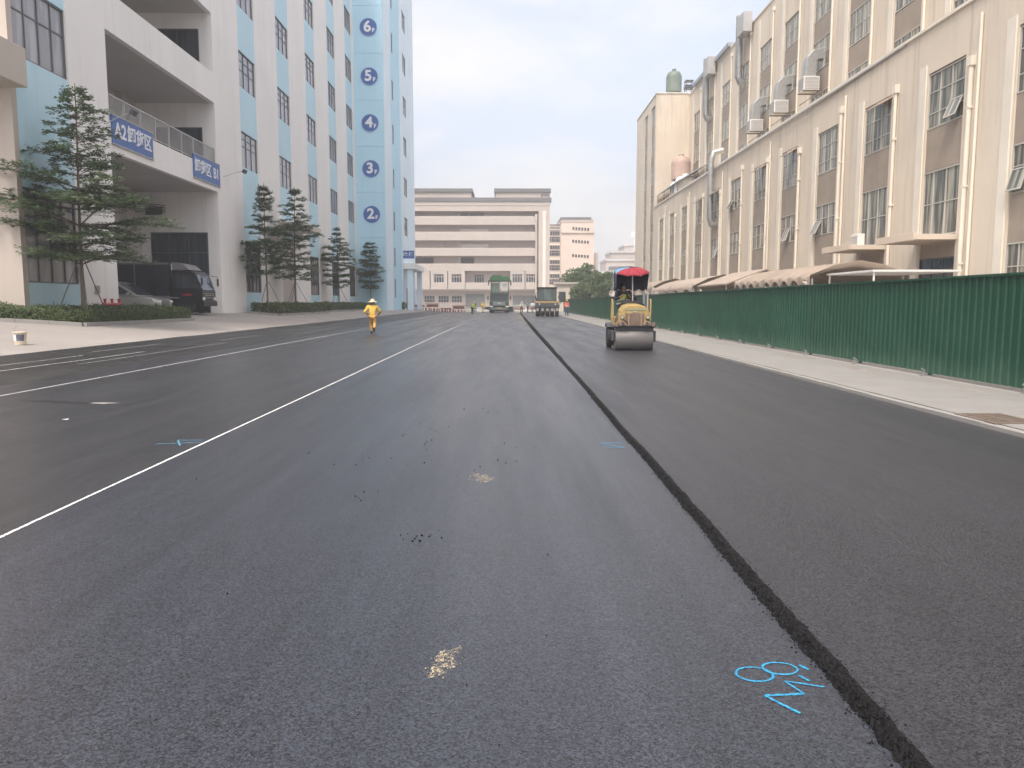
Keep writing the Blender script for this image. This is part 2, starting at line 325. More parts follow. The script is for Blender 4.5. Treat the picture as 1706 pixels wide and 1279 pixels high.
TARP2 = M('pale_brown_tarpaulin', (0.40, 0.325, 0.27), 0.75, 0.12, 1.2, 0.4, 5)
BARK = M('grey_brown_bark', (0.15, 0.125, 0.10), 0.9, 0.25, 6, 0.6, 30, stretch=(1, 1, 0.3))
STAKE = M('stake_wood', (0.14, 0.13, 0.11), 0.8, 0.2, 8)
LEAF_A = leafmat('tree_leaf', (0.072, 0.120, 0.058), (0.175, 0.245, 0.125))
LEAF_B = leafmat('bright_tree_leaf', (0.070, 0.12, 0.045), (0.18, 0.25, 0.10))
LEAF_H = leafmat('hedge_leaf', (0.050, 0.088, 0.028), (0.135, 0.175, 0.062))
LEAF_F = leafmat('far_tree_leaf', (0.045, 0.085, 0.030), (0.15, 0.22, 0.08))
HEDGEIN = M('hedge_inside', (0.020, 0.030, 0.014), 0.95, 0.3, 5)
SKIN = M('skin', (0.30, 0.17, 0.11), 0.55, 0.08, 8)
WORKY = M('yellow_workwear', (0.70, 0.47, 0.09), 0.85, 0.10, 6, 0.3, 18)
WORKO = M('tan_yellow_trousers', (0.58, 0.33, 0.10), 0.85, 0.12, 6, 0.3, 18)
VESTY = M('lime_hi_vis', (0.50, 0.62, 0.10), 0.8, 0.08, 6)
VESTR = M('orange_hi_vis', (0.80, 0.16, 0.08), 0.8, 0.06, 6)
REFL = M('reflective_tape', (0.72, 0.73, 0.72), 0.4, 0.05, 5)
DCLOTH = M('dark_cloth', (0.035, 0.038, 0.048), 0.9, 0.15, 6)
BCLOTH = M('blue_jeans', (0.06, 0.10, 0.20), 0.9, 0.15, 6)
GCLOTH = M('grey_cloth', (0.22, 0.21, 0.20), 0.9, 0.12, 6)
STRAW = M('straw_hat', (0.66, 0.56, 0.36), 0.85, 0.12, 12, 0.4, 90)
REDCLOTH = M('red_umbrella_cloth', (0.30, 0.026, 0.042), 0.8, 0.08, 4)
NAVYCLOTH = M('navy_umbrella_cloth', (0.040, 0.045, 0.075), 0.85, 0.12, 4)
BLUECLOTH = M('blue_umbrella_cloth', (0.13, 0.30, 0.45), 0.8, 0.1, 4)
PLASTW = M('cream_plastic', (0.66, 0.58, 0.45), 0.5, 0.08, 6, dust=(0.4, 0.3, 0.2), dustamt=0.4)
LABELD = M('dark_label_print', (0.12, 0.13, 0.17), 0.5, 0.2, 12)
LAMPW = M('headlamp_lens', (0.85, 0.85, 0.82), 0.15, 0.03, 3)
GREYT = M('green_grey_tank', (0.16, 0.20, 0.17), 0.5, 0.08, 2)
PINKM = M('rust_red_barrier_paint', (0.36, 0.16, 0.13), 0.6, 0.15, 5)

def zl(x):
    """cross fall of the left side: road shoulder and pavement climb towards the building"""
    P = [(-6, 0), (-7.9, .05), (-11.7, .28), (-13, .40), (-15, .60), (-16.5, .74), (-18, .86), (-24, .95), (-80, 1.0)]
    if x >= -6: return 0.0
    for (a, za), (b, zb) in zip(P, P[1:]):
        if x >= b: return za + (zb - za) * (a - x) / (a - b)
    return 1.0
def strip(xs, ys, zf, dz=0.0):
    mb = MB(); n = len(xs)
    v = [(x, y, zf(x) + dz) for y in ys for x in xs]
    f = [(j * n + i, j * n + i + 1, (j + 1) * n + i + 1, (j + 1) * n + i) for j in range(len(ys) - 1) for i in range(n - 1)]
    return mb.add(v, f, 0, True)
# ------------------------------------------------------------------ the setting: ground, road, pavements
g = MB(); g.add([(-1500, -1500, -.3), (1500, -1500, -.3), (1500, 1500, -.3), (-1500, 1500, -.3)], [(0, 1, 2, 3)])
tag(g.build('ground', GROUND), kind='structure')
LY = [-30, -5, 20, 45, 70, 95, 120]
tag(strip([-3.28, -1, 1.34], LY, zl).build('road_centre', A_MID), kind='structure')
tag(strip([-8.6, -7.9, -6, -3.28], LY, zl).build('road_left', A_LEFT), kind='structure')
mb = MB()
es = np.arange(-30, 120.1, 0.5); L_, R_ = [], []
for y in es:
    L_.append((-11.72 + 0.10 * mn.noise((0, y * 0.35, 3)) + 0.05 * mn.noise((0, y * 1.9, 8)), y)); R_.append((-8.6, y))
vs = []
for (a, y) in L_:
    for x in (a, -10.4, -9.4, -8.6): vs.append((x, y, zl(x)))
mb.add(vs, [(j * 4 + i, j * 4 + i + 1, (j + 1) * 4 + i + 1, (j + 1) * 4 + i) for j in range(len(L_) - 1) for i in range(3)], 0, True)
tag(mb.build('road_edge', A_EDGE), kind='structure')
tag(strip([-60, -24, -18, -16.5, -15, -13, -11.7, -11.3], [-30, -5, 20, 45, 70, 95, 120, 140], zl, -0.006).build('left_pavement', CONC_L), kind='structure')
# end forecourt, where the road meets the cross street
tag(MB().box(-60, 60, 120, 184.5, -0.28, -0.004).build('cross_road', M('cross_road_concrete', (0.30, 0.285, 0.27), 0.85, 0.1, 0.2, fine=0.1)), kind='structure')
tag(MB().box(8.0, 60, -30, 120, -0.28, 0.075).build('yard', M('yard_concrete', (0.34, 0.32, 0.30), 0.9, 0.1, 0.3)), kind='structure')
# fresh mat on the right: 6 cm above the older lane with a ragged, unrolled edge
def xj(y): return 1.27 + 0.0052 * y + 0.024 * mn.noise((y * 0.6, 1.7, 0)) + 0.010 * mn.noise((y * 3.2, 5.1, 0)) + 0.010 * mn.noise((y * 13.0, 2.1, 0))
def matY():
    y = 0.6; out = [-30, -10, -2, 0]
    while y < 12: out.append(y); y += 0.012 + 0.0022 * max(0, y - 2)
    while y < 120: out.append(y); y += 0.05 + 0.012 * (y - 12)
    return out + [120]
ys = matY(); prof = [(-0.012, -0.003), (0.0, 0.003), (0.009, 0.012), (0.018, 0.022), (0.027, 0.031), (0.036, 0.037), (0.050, 0.0405), (0.066, 0.041)]
mb = MB(); vs = []; n = len(prof)
for y in ys:
    x0 = xj(y)
    for i, (dx, z) in enumerate(prof):
        k = 0.5 if i in (0,) else 1.0
        a = mn.noise((dx * 70, y * 45, 0.3)); b = mn.noise((dx * 40 + 9, y * 22, 4.2))
        amp = 0.007 if 0 < i < 6 else (0.004 if i == 6 else 0.002)
        j1, j2 = (rnd.gauss(0, .0035), rnd.gauss(0, .004)) if 0 < i < 6 else (0, 0)
        vs.append((x0 + dx + amp * 0.9 * b * k + j1, y, z + (amp * a if i < 7 else 0) + j2))
mb.add(vs, [(j * n + i, j * n + i + 1, (j + 1) * n + i + 1, (j + 1) * n + i) for j in range(len(ys) - 1) for i in range(n - 1)], 0, False)
edge = mb.build('mat_edge', A_RAW)
mb = MB(); vs = []
for y in ys: vs += [(xj(y) + 0.058, y, 0.0403), (5.585, y, 0.0403)]
mb.add(vs, [(2 * j, 2 * j + 1, 2 * j + 3, 2 * j + 2) for j in range(len(ys) - 1)], 0, True)
newroad = mb.build('fresh_road_mat', A_NEW); tag(newroad, kind='structure'); edge.parent = newroad
# crumbs of stone along the ragged edge and clods on the old lane
def crumbs(name, pts, mat, label):
    mb = MB()
    for (x, y, z, r) in pts:
        q = [Vector((1, 0, 0)), Vector((0, 1, 0)), Vector((-1, 0, 0)), Vector((0, -1, 0)), Vector((0, 0, 1)), Vector((0, 0, -.6))]
        e = Euler((rnd.uniform(0, 6), rnd.uniform(0, 6), rnd.uniform(0, 6))).to_matrix()
        v = [Vector((x, y, z)) + (e @ p) * r * rnd.uniform(0.6, 1.2) for p in q]
        mb.add(v, [(0, 1, 4), (1, 2, 4), (2, 3, 4), (3, 0, 4), (1, 0, 5), (2, 1, 5), (3, 2, 5), (0, 3, 5)], 0, False)
    return tag(mb.build(name, mat), label, 'debris', kind='stuff')
pts = []
for i in range(2600):
    y = 1.6 + 12 * rnd.random() ** 1.6; x = xj(y) + rnd.gauss(0.028, 0.030); t = min(max((x - xj(y)) / 0.05, 0), 1)
    pts.append((x, y, 0.002 + 0.038 * t, rnd.uniform(0.002, 0.0065)))
crumbs('loose_stones', pts, A_RAW, 'loose black stones lying along the ragged edge of the fresh asphalt')
pts = []
for (cx, cy, sx, sy, k, r) in [(-.52, 4.84, .14, .05, 16, .011), (-1.05, 5.9, .10, .12, 9, .009), (-1.2, 7.3, .22, .3, 14, .009), (-1.15, 8.9, .3, .5, 22, .010), (-.45, 6.9, .3, .5, 10, .009), (0.05, 7.6, .2, .4, 10, .010), (-.2, 4.0, 1.0, .7, 10, .006), (.2, 10, .6, 1.5, 12, .012), (-2.0, 6.5, .8, 1.5, 8, .008)]:
    for i in range(int(k * .75)): pts.append((rnd.gauss(cx, sx), rnd.gauss(cy, sy), 0.004, r * rnd.uniform(.4, 1.1)))
crumbs('asphalt_clods', pts, A_RAW, 'small black clods of asphalt scattered on the middle lane')
def blob(pts, name, mat, dz=0.004, zf=zl):
    mb = MB(); mb.add([(x, y, zf(x) + dz) for x, y in pts], [tuple(range(len(pts)))]); return mb.build(name, mat)
def stain(name, cx, cy, rx, ry, mat, seed, n=26, rot=0, dz=0.004):
    p = []
    for i in range(n):
        a = 2 * math.pi * i / n; k = 0.75 + 0.55 * mn.noise((math.cos(a) * 1.7 + seed, math.sin(a) * 1.7, seed * 1.3))
        x, y = rx * k * math.cos(a), ry * k * math.sin(a)
        p.append((cx + x * math.cos(rot) - y * math.sin(rot), cy + x * math.sin(rot) + y * math.cos(rot)))
    return blob(p, name, mat, dz)
pts = []
for (cx, cy, s, k) in [(-.26, 3.12, .035, 60), (-.29, 3.02, .03, 40), (-.2, 6.45, .06, 40), (-.32, 6.6, .07, 20), (0.0, 9.0, .06, 14), (.02, 11.2, .08, 14)]:
    for i in range(k): pts.append((rnd.gauss(cx, s * .8), rnd.gauss(cy, s * 1.3), 0.002, rnd.uniform(.0015, .0045)))
crumbs('pale_sand_grains', pts, SAND, 'pale sand and grit spilt on the middle lane')
# lines and sprayed marks on the road
def edge_attr(o, n3=None):
    at = o.data.attributes.new('edge', 'FLOAT', 'POINT'); k = len(o.data.vertices)
    v = np.zeros(k, np.float32); n3 = k if n3 is None else n3
    v[0:n3:3] = 1; v[2:n3:3] = 1; at.data.foreach_set('value', v)
def line(name, x, w, y0, y1, mat, step=0.4, wob=0.008):
    mb = MB(); vs = []; N = int((y1 - y0) / step) + 1
    for i in range(N + 1):
        y = y0 + (y1 - y0) * i / N; c = x + wob * mn.noise((y * .3, x, 2)); h = w / 2 * (1.25 + .3 * mn.noise((y * 5, x, 7)))
        vs += [(c - h, y, zl(c - h) + .003), (c, y, zl(c) + .003), (c + h, y, zl(c + h) + .003)]
    mb.add(vs, [(3 * i + j, 3 * i + j + 1, 3 * i + j + 4, 3 * i + j + 3) for i in range(N) for j in (0, 1)])
    o = mb.build(name, mat); edge_attr(o); return tag(o, kind='structure')
line('chalk_line', -3.26, 0.042, 2, 112, CHALK, 0.12)
line('chalk_line', -7.92, 0.085, 6, 112, CHALK2, 0.15)
for (x, w, a, b) in [(-9.9, .10, 13, 21), (-10.5, .07, 14, 19), (-9.5, .05, 17, 26), (-10.1, .05, 27, 31), (-10.8, .05, 20, 24), (-9.3, .05, 34, 44), (-10.2, .06, 40, 60)]:
    line('worn_streak', x, w, a, b, WORN, 0.25, 0.05)
def stroke(mb, pts, w, dz=.004):
    pts = [Vector((p[0], p[1], 0)) for p in pts]; vs = []
    for i, p in enumerate(pts):
        d = (pts[min(i + 1, len(pts) - 1)] - pts[max(i - 1, 0)]).normalized(); nn = Vector((-d.y, d.x, 0))
        h = w / 2 * (1 + .35 * mn.noise((p.x * 9, p.y * 9, 1)))
        dz_ = .0015 + dz * .15
        vs += [p + nn * h + Vector((0, 0, zl(p.x) + dz_)), p + Vector((0, 0, zl(p.x) + dz_)), p - nn * h + Vector((0, 0, zl(p.x) + dz_))]
    mb.add(vs, [(3 * i + j, 3 * i + j + 1, 3 * i + j + 4, 3 * i + j + 3) for i in range(len(pts) - 1) for j in (0, 1)])
def dense(pts, k=8):
    o = []
    for a, b in zip(pts, pts[1:]): o += [(a[0] + (b[0] - a[0]) * i / k, a[1] + (b[1] - a[1]) * i / k) for i in range(k)]
    return o + [pts[-1]]
# sprayed marks
mb = MB()
for cx, cy, rx, ry in ((1.0, 2.972, .074, .060), (1.12, 3.02, .070, .052)):
    stroke(mb, [(cx + rx * math.cos(t), cy + ry * math.sin(t)) for t in np.linspace(0, 2 * math.pi, 30)], .026, .004 if cx < 1.05 else .006)
stroke(mb, dense([(1.24, 2.865), (1.10, 2.915), (1.14, 2.812)]), .026, .008)
stroke(mb, dense([(1.14, 2.812), (0.985, 2.80)]), .042, .010)
stroke(mb, dense([(0.985, 2.80), (1.07, 2.67)]), .032, .012)
stroke(mb, dense([(1.175, 2.962), (1.20, 2.915)]), .035, .004); stroke(mb, dense([(1.21, 3.05), (1.235, 3.01)]), .03, .004)
o = mb.build('sprayed_mark', BLUESPRAY); edge_attr(o); tag(o, 'bright blue sprayed figure eight and zigzag letter beside the ragged asphalt edge', 'paint mark')
mb = MB(); stroke(mb, dense([(-3.75, 8.1), (-3.30, 8.2)]), .03); stroke(mb, dense([(-3.62, 8.33), (-3.33, 8.33)]), .03, .005); stroke(mb, dense([(-3.6, 8.3), (-3.45, 8.0)]), .025, .006)
o = mb.build('sprayed_mark', BLUEDULL); edge_attr(o); tag(o, 'dull blue sprayed arrow touching the long white chalk line', 'paint mark')
mb = MB(); stroke(mb, dense([(1.0, 8.13), (1.25, 8.13)]), .03); stroke(mb, dense([(.98, 7.9), (1.23, 7.87)]), .03, .005); stroke(mb, dense([(1.0, 8.1), (1.2, 7.9)]), .025, .006)
o = mb.build('sprayed_mark', BLUEDULL); edge_attr(o); tag(o, 'faint blue sprayed strokes farther along the ragged asphalt edge', 'paint mark')
tag(stain('damp_patch', -6.85, 11.5, .75, .10, DWET, 3.3, rot=-.14, dz=.003), 'dark damp streak on the asphalt beside a pale scuff', 'stain')
tag(stain('pale_scuff', -6.05, 11.42, .28, .09, M('pale_scuff_dust', (0.27, 0.26, 0.26), .9, .2, 6), 6.1, dz=.005), 'pale grey dusty scuff at the end of the dark damp streak', 'stain')
SANDP = M('sand_stain', (0.40, 0.34, 0.25), 0.95, 0.2, 30); sprayed(SANDP, 30, .47, .70)
tag(stain('sand_stain', -.27, 3.08, .075, .16, SANDP, 5.2, rot=-.3, dz=.002), 'pale sandy stain nearest the camera on the middle lane', 'stain')
tag(stain('sand_stain', -.22, 6.48, .11, .20, SANDP, 8.2, dz=.002), 'pale sandy stain on the middle lane beyond the black clods', 'stain')
tag(stain('white_fleck', -5.7, 9.85, .05, .05, CHALK, 2.2), 'small white fleck of chalk alone on the left lane', 'stain')

# ------------------------------------------------------------------ right pavement: slabs, kerb stones, drain
pav = thing('right_pavement', None, None, (6.8, 0, 0)); pav['kind'] = 'structure'
mb = MB(); b_ = 3.0
mb.box(-1.05, 1.18, 0.006, b_ - 0.006, -0.12, 0.088)
slab_me = mb.mesh('slab', CONC_R)
for i in range(-2, 40):
    o = link('slab', slab_me, pav, (0, i * 3.0, rnd.uniform(-.004, .004)), (rnd.uniform(-.001, .001), 0, 0))
kb = MB().box(-0.06, 0.06, 0.004, 0.996, -0.1, 0.086).mesh('kerb_stone', KERB)
for i in range(-5, 118): link('kerb_stone', kb, pav, (-1.135 + rnd.uniform(-.004, .004), i * 1.0, rnd.uniform(-.003, .004)))
dg = thing('drain_grate', 'rusty square drain grate set in the pale pavement beside the road', 'drain', (5.98, 9.25, .089))
mb = MB().box(-.3, .3, -.42, -.37, 0, .012).box(-.3, .3, .37, .42, 0, .012).box(-.3, -.25, -.37, .37, 0, .012).box(.25, .3, -.37, .37, 0, .012)
IRON = M('rusty_iron', (0.16, 0.125, 0.10), .8, .25, 12)
mb.build('frame', IRON, dg)
MB().box(-.25, .25, -.37, .37, 0, .004).build('pit', M('dark_pit', (.05, .045, .04), .9), dg)
for i in range(9): MB().box(-.25, .25, -.35 + i * .082, -.315 + i * .082, .004, .011).build('bar', IRON, dg)
MB().box(-.02, .02, -.37, .37, .004, .0125).build('bar', IRON, dg)
stn = stain('dirt_streak', 7.55, 11.6, .18, 1.6, M('dirt_on_concrete', (.28, .25, .225), .95, .25, 3), 1.1, dz=.093)
tag(stn, 'long grey dirt streak on the pavement under the near end of the green fence', 'stain')
tag(stain('dirt_streak', 7.5, 16.4, .16, 1.2, stn.data.materials[0], 4.1, dz=.093), 'grey dirt streak on the pavement by a bent fence foot', 'stain')
tag(stain('dirt_streak', 7.62, 20.5, .12, 1.3, stn.data.materials[0], 7.1, dz=.093), 'faint grey dirt streak on the pavement along the middle of the fence', 'stain')

# ------------------------------------------------------------------ green corrugated hoarding
FX = 8.2
hf = thing('hoarding_fence', 'long green corrugated metal fence standing along the right pavement', 'fence', (FX, 0, .08))
pr = []
t = 0.0; pitch = 0.20
while t < 2.999:
    pr += [(t, 0), (t + .10, 0), (t + .122, -.024), (t + .178, -.024)]
    t += pitch
pr.append((3.0, 0))
mb = MB()
rows = [0.06, 0.7, 1.35, 1.86]
vs = [(dx, y, z) for z in rows for (y, dx) in pr]; n = len(pr)
mb.add(vs, [(j * n + i, j * n + i + 1, (j + 1) * n + i + 1, (j + 1) * n + i) for j in range(len(rows) - 1) for i in range(n - 1)])
panel_me = mb.mesh('corrugated_sheet', FENCE)
cap_me = MB().box(-.055, .045, 0, 2.995, 1.86, 1.90).mesh('top_rail', FENCE)
rail_me = MB().box(.04, .08, 0, 2.995, .10, .15).box(.04, .08, 0, 2.995, 1.0, 1.05).mesh('back_rail', GREYM)
post_me = MB().box(.04, .10, -.03, .03, 0.012, 1.86).mesh('post', FENCE)
foot_me = MB().box(-.12, .20, -.05, .05, 0, .012).box(-.10, -.06, -.02, .02, .012, .09).obox((-.03, 0, .10), (.18, .03, .03), (0, .5, 0)).mesh('foot', GALV)
for i in range(-1, 38):
    y = i * 2.99
    link('corrugated_sheet', panel_me, hf, (.012 * (i % 2) + rnd.uniform(-.006, .006), y, rnd.uniform(-.01, .01)), (0, rnd.uniform(-.004, .004), rnd.uniform(-.0025, .0025)))
    link('top_rail', cap_me, hf, (0, y, rnd.uniform(-.006, .006))); link('back_rail', rail_me, hf, (0, y, 0))
    link('post', post_me, hf, (0, y, 0)); link('foot', foot_me, hf, (0, y, 0))

# ------------------------------------------------------------------ windows
def win_mesh(w, h, cols, rows, fm, gm, fw=.06, dep=.08):
    """frame mesh and pane mesh, facing -Y, origin at the lower middle; cols/rows are lists of fractions"""
    f = MB(); x0, x1 = -w / 2, w / 2
    f.box(x0, x0 + fw, -dep, 0, 0, h).box(x1 - fw, x1, -dep, 0, 0, h).box(x0 + fw, x1 - fw, -dep, 0, 0, fw).box(x0 + fw, x1 - fw, -dep, 0, h - fw, h)
    for c in cols: f.box(x0 + w * c - fw * .4, x0 + w * c + fw * .4, -dep * .85, 0, fw, h - fw)
    for r in rows: f.box(x0 + fw, x1 - fw, -dep * .7, 0, h * r - fw * .4, h * r + fw * .4)
    p = MB().box(x0 + .01, x1 - .01, -dep * .35, -dep * .25, .01, h - .01)
    return f.mesh('window', fm), p.mesh('pane', gm)
def put_win(meshes, parent, world, rz, name='window'):
    L = parent.location
    o = link(name, meshes[0], parent, (world[0] - L.x, world[1] - L.y, world[2] - L.z), (0, 0, rz))
    link('pane', meshes[1], o); return o
PX, MX, MY = R(90), R(-90), 0   # facing +X, -X, -Y

# ------------------------------------------------------------------ left building (white and pale blue factory block)
LB = thing('factory_building', 'tall white factory block with pale blue window strips and an open loading bay', 'building', (-17.8, 28.9, .8))
ROOF = 47.0
def wb(name, mat, *a, bevel=0, parent=None): return MB().box(*a).build(name, mat, parent or LB, world=True, bevel=bevel)
# end wall with its little canopy, looking towards the camera
wb('end_wall', SUNTONE, -50, -17.8, 28.6, 28.9, .3, ROOF)
cn = wb('canopy', SUNTONE, -40, -17.18, 26.6, 28.6, 9.15, 10.5, bevel=.02)
for i in range(5):
    put_win(win_mesh(2.6, 2.4, [.25, .5, .75], [.6], DARKM, G_LEFT), LB, (-22 - 5 * i, 28.6, 1.9), 0)
# near bay: blue strip with two big windows
wb('blue_strip', BLUE, -18.25, -17.83, 28.9, 32.4, .3, 2.25); wb('blue_strip', BLUE, -18.25, -17.83, 28.9, 32.4, 5.75, 10.45)
wb('blue_strip', BLUE, -18.25, -17.83, 28.9, 32.4, 13.15, 15.7); wb('blue_strip', BLUE, -18.25, -17.83, 28.9, 32.4, 18.3, ROOF)
big = win_mesh(3.46, 2.7, [.25, .5, .75], [.62], FRAME_L, G_LEFT, .07, .1); bigl = win_mesh(3.46, 3.5, [.25, .5, .75], [.3, .7], FRAME_L, G_LEFT, .065, .1)
put_win(big, LB, (-17.97, 30.65, 10.45), PX); put_win(big, LB, (-17.97, 30.65, 15.65), PX); put_win(bigl, LB, (-17.97, 30.65, 2.25), PX)
# piers
cols = [52.9 + 8.65 * k for k in range(5)]; CW = 3.45
wb('pier', WHITE, -18.3, -17.8, 32.4, 35.5, .3, ROOF)
edges = [48.3] + [c + CW for c in cols]; ends = cols + [92.33]
for a, b in zip(edges, ends): wb('pier', WHITE, -18.3, -17.8, a, b, .3, ROOF)
# blue strips with windows
upw = [win_mesh(3.2, 2.35, [1 / 3, 2 / 3], [.60, .80], FRAME_L, G_LEFT, .045, .1), win_mesh(3.2, 2.35, [1 / 3, 2 / 3], [.5, .75], FRAME_L, G_LEFT, .045, .1)]
loww = win_mesh(3.2, 3.5, [.25, .5, .75], [.35, .68], DARKM, G_DARK, .07, .1)
for k, c in enumerate(cols):
    yc = c + CW / 2
    zs = [.3, 2.2, 5.7] if k != 1 else [.3, .86, 4.6]
    parts_ = [(.3, 2.2)] if k != 1 else []
    top = 5.7 if k != 1 else 6.6
    for j in range(7):
        z0 = 10.6 + 5.23 * j
        parts_.append((top, z0)); top = z0 + 2.35
        put_win(upw[(j + k) % 2], LB, (-17.97, yc, z0), PX)
    parts_.append((top, ROOF))
    for a, b in parts_: wb('blue_strip', BLUE, -18.3, -17.83, c, c + CW, a, b)
    MB().box(-.125, .125, 0, .003, 0, 1)
    wb('strip_reveal', WHITE, -18.3, -17.97, c - .0, c + .125, .3, ROOF) if False else None
    if k != 1: put_win(loww, LB, (-17.97, yc, 2.2), PX)
# goods door with a concrete hood in the second strip
sh = MB()
for i in range(38): sh.box(-18.16 + (.02 if i % 2 else 0), -18.10 + (.02 if i % 2 else 0), cols[1], cols[1] + CW, .86 + i * .151, .86 + (i + 1) * .151)
sh.build('shutter', M('beige_shutter', (.50, .45, .41), .6, .06, 1), LB, world=True)
wb('hood', M('beige_hood', (.60, .55, .47), .75, .05, .6), -17.795, -15.9, cols[1] - .9, cols[1] + CW + 1.6, 7.3, 7.75, bevel=.03)
# loading bay: recess five metres deep
BY0, BY1 = 35.5, 48.3
for a, b in ((8.26, 9.6), (13.55, 15.3), (18.78, 20.6)):
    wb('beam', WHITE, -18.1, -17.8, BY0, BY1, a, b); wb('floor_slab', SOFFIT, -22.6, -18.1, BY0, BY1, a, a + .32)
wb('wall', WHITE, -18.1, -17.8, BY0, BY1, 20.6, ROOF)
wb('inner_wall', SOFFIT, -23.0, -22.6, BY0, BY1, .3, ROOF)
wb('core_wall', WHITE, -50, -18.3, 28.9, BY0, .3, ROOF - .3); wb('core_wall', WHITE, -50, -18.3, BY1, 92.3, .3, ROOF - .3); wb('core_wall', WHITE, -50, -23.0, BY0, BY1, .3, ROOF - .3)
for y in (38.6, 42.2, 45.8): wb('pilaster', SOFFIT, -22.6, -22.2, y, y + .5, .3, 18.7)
put_win(win_mesh(3.5, 4.95, [.33, .66], [.35, .75], M('bay_door_frame', (.06, .09, .10), .4), G_DARK, .07, .06), LB, (-20.27, BY1 - .0, .86), MY, 'glazed_door')
put_win(win_mesh(2.9, 2.4, [.5], [], DARKM, G_DARK, .06, .06), LB, (-20.05, BY1, 9.7), MY); put_win(win_mesh(2.6, 2.4, [.5], [], DARKM, G_DARK, .06, .06), LB, (-19.9, BY1, 15.45), MY)
mb = MB()
for i in range(4): mb.tube([(-22.2, 44.5, 7.0 + .12 * i), (-20.9, 47.9, 7.0 + .12 * i)], .03, 6)
mb.box(-22.0, -21.0, 47.6, 47.75, 6.8, 7.3); mb.build('cable_tray', DARKM, LB, world=True)
# terrace railing
rl = MB(); rl.box(-17.95, -17.89, BY0, BY1, 10.78, 10.84); rl.box(-17.945, -17.895, BY0, BY1, 9.72, 9.76)
for i in range(9): y = BY0 + .05 + i * (BY1 - BY0 - .1) / 8; rl.box(-17.95, -17.89, y - .03, y + .03, 9.6, 10.78)
rail = rl.build('railing', GREYM, LB, world=True)
rb = MB()
for i in range(100): y = BY0 + .1 + i * .1265; rb.box(-17.93, -17.91, y - .011, y + .011, 9.76, 10.78)
tag(rb.build('balusters', GREYM, rail), kind='stuff'); COL.objects[-1]
bal = [o for o in rail.children][0]; bal.location = (17.8, -28.9, -.8)
# parapet and roof
wb('roof', SOFFIT, -50, -17.85, 28.65, 92.3, ROOF, ROOF + .2)
# stair tower
TX, TY, TR = -14.43, 92.33, 51.0
cuts = [.3] + [14.41 - 5.24 + 5.24 * k for k in range(8)] + [TR]
for a, b in zip(cuts, cuts[1:]):
    wb('tower_wall', TBLUE, -18.3, TX, TY, TY + .4, a + .012, b - .012)
slot1 = win_mesh(1.3, 2.4, [], [.5], DARKM, G_LEFT, .05, .06); slot2 = win_mesh(3.4, 2.5, [.5], [.6], DARKM, G_LEFT, .06, .08)
wb('core_wall', TBLUE, -50, TX - .3, TY + .4, 121.5, .3, TR - .1)
def side(y0, y1, x, mat, holes):
    """one vertical band of the tower's road side with window holes (y0,y1,z0,z1)"""
    ya, yb = holes[0][0], holes[0][1]
    wb('tower_wall', mat, TX - .3, x, y0, ya, .3, TR); wb('tower_wall', mat, TX - .3, x, yb, y1, .3, TR)
    top = .3
    for h in holes: wb('tower_wall', mat, TX - .3, x, ya, yb, top, h[2]); top = h[3]
    wb('tower_wall', mat, TX - .3, x, ya, yb, top, TR)
s1 = [(99.35, 100.65, z, z + 2.4) for z in [2.15, 6.1, 10.6, 15.95, 21.4, 26.8, 32.5, 37.8, 43.1]]
s2 = [(109.2, 112.6, z, z + 2.5) for z in [10.9, 16.4, 21.9, 27.4, 33.0, 38.7, 44.2]]
wb('tower_wall', PALE, TX - .3, TX, TY + .4, 98.1, .3, TR)
side(98.1, 106.4, TX - .06, TBLUE, s1); side(106.4, 121.5, TX, PALE, s2)
for h in s1: put_win(slot1, LB, (TX - .16, 100.0, h[2]), PX)
for h in s2: put_win(slot2, LB, (TX - .14, 110.9, h[2]), PX)
wb('roof', SOFFIT, -50, TX + .1, TY, 121.5, TR, TR + .2)
# porch at the far end of the tower
wb('porch_slab', WHITE, TX, -12.9, 107.6, 120, 6.15, 6.95, bevel=.02)
wb('porch_column', PALE, -13.95, -13.2, 107.9, 108.7, .2, 6.15); wb('porch_column', PALE, -13.95, -13.2, 118.9, 119.7, .2, 6.15)
wb('porch_door', DARKM, TX, TX + .06, 110.5, 113.0, .5, 3.6)

# ------------------------------------------------------------------ signs with lettering
def text_mesh(txt, size, mat, ext=.006, sx=1.0, bold=0.0):
    c = bpy.data.curves.new('lettering', 'FONT'); c.body = txt; c.size = size; c.extrude = ext; c.align_x = 'CENTER'; c.align_y = 'CENTER'; c.offset = bold
    o = bpy.data.objects.new('tmp', c); COL.objects.link(o)
    bpy.context.view_layer.update()
    dg_ = bpy.context.evaluated_depsgraph_get()
    me = bpy.data.meshes.new_from_object(o.evaluated_get(dg_)); bpy.data.objects.remove(o); bpy.data.curves.remove(c)
    me.materials.clear(); me.materials.append(mat)
    if sx != 1.0: me.transform(Matrix.Diagonal((sx, 1, 1, 1)))
    me.name = 'lettering'; return me
def board_sign(label, w, h, loc, rz, items, name='sign', frame=True):
    """items: (text, size, x, z, bold); the board faces -Y before turning"""
    s = thing(name, label, 'sign', loc, rz)
    MB().box(-w / 2, w / 2, -.05, 0, -h / 2, h / 2).build('board', SIGNB, s, bevel=.006)
    if frame:
        MB().box(-w / 2 - .03, w / 2 + .03, -.07, 0, h / 2, h / 2 + .05).box(-w / 2 - .03, w / 2 + .03, -.07, 0, -h / 2 - .05, -h / 2).build('frame', GREYM, s)
    for (t, sz, x, z, b) in items:
        link('lettering', text_mesh(t, sz, SIGNW, bold=b), s, (x, -.056, z), (R(90), 0, 0))
    return s
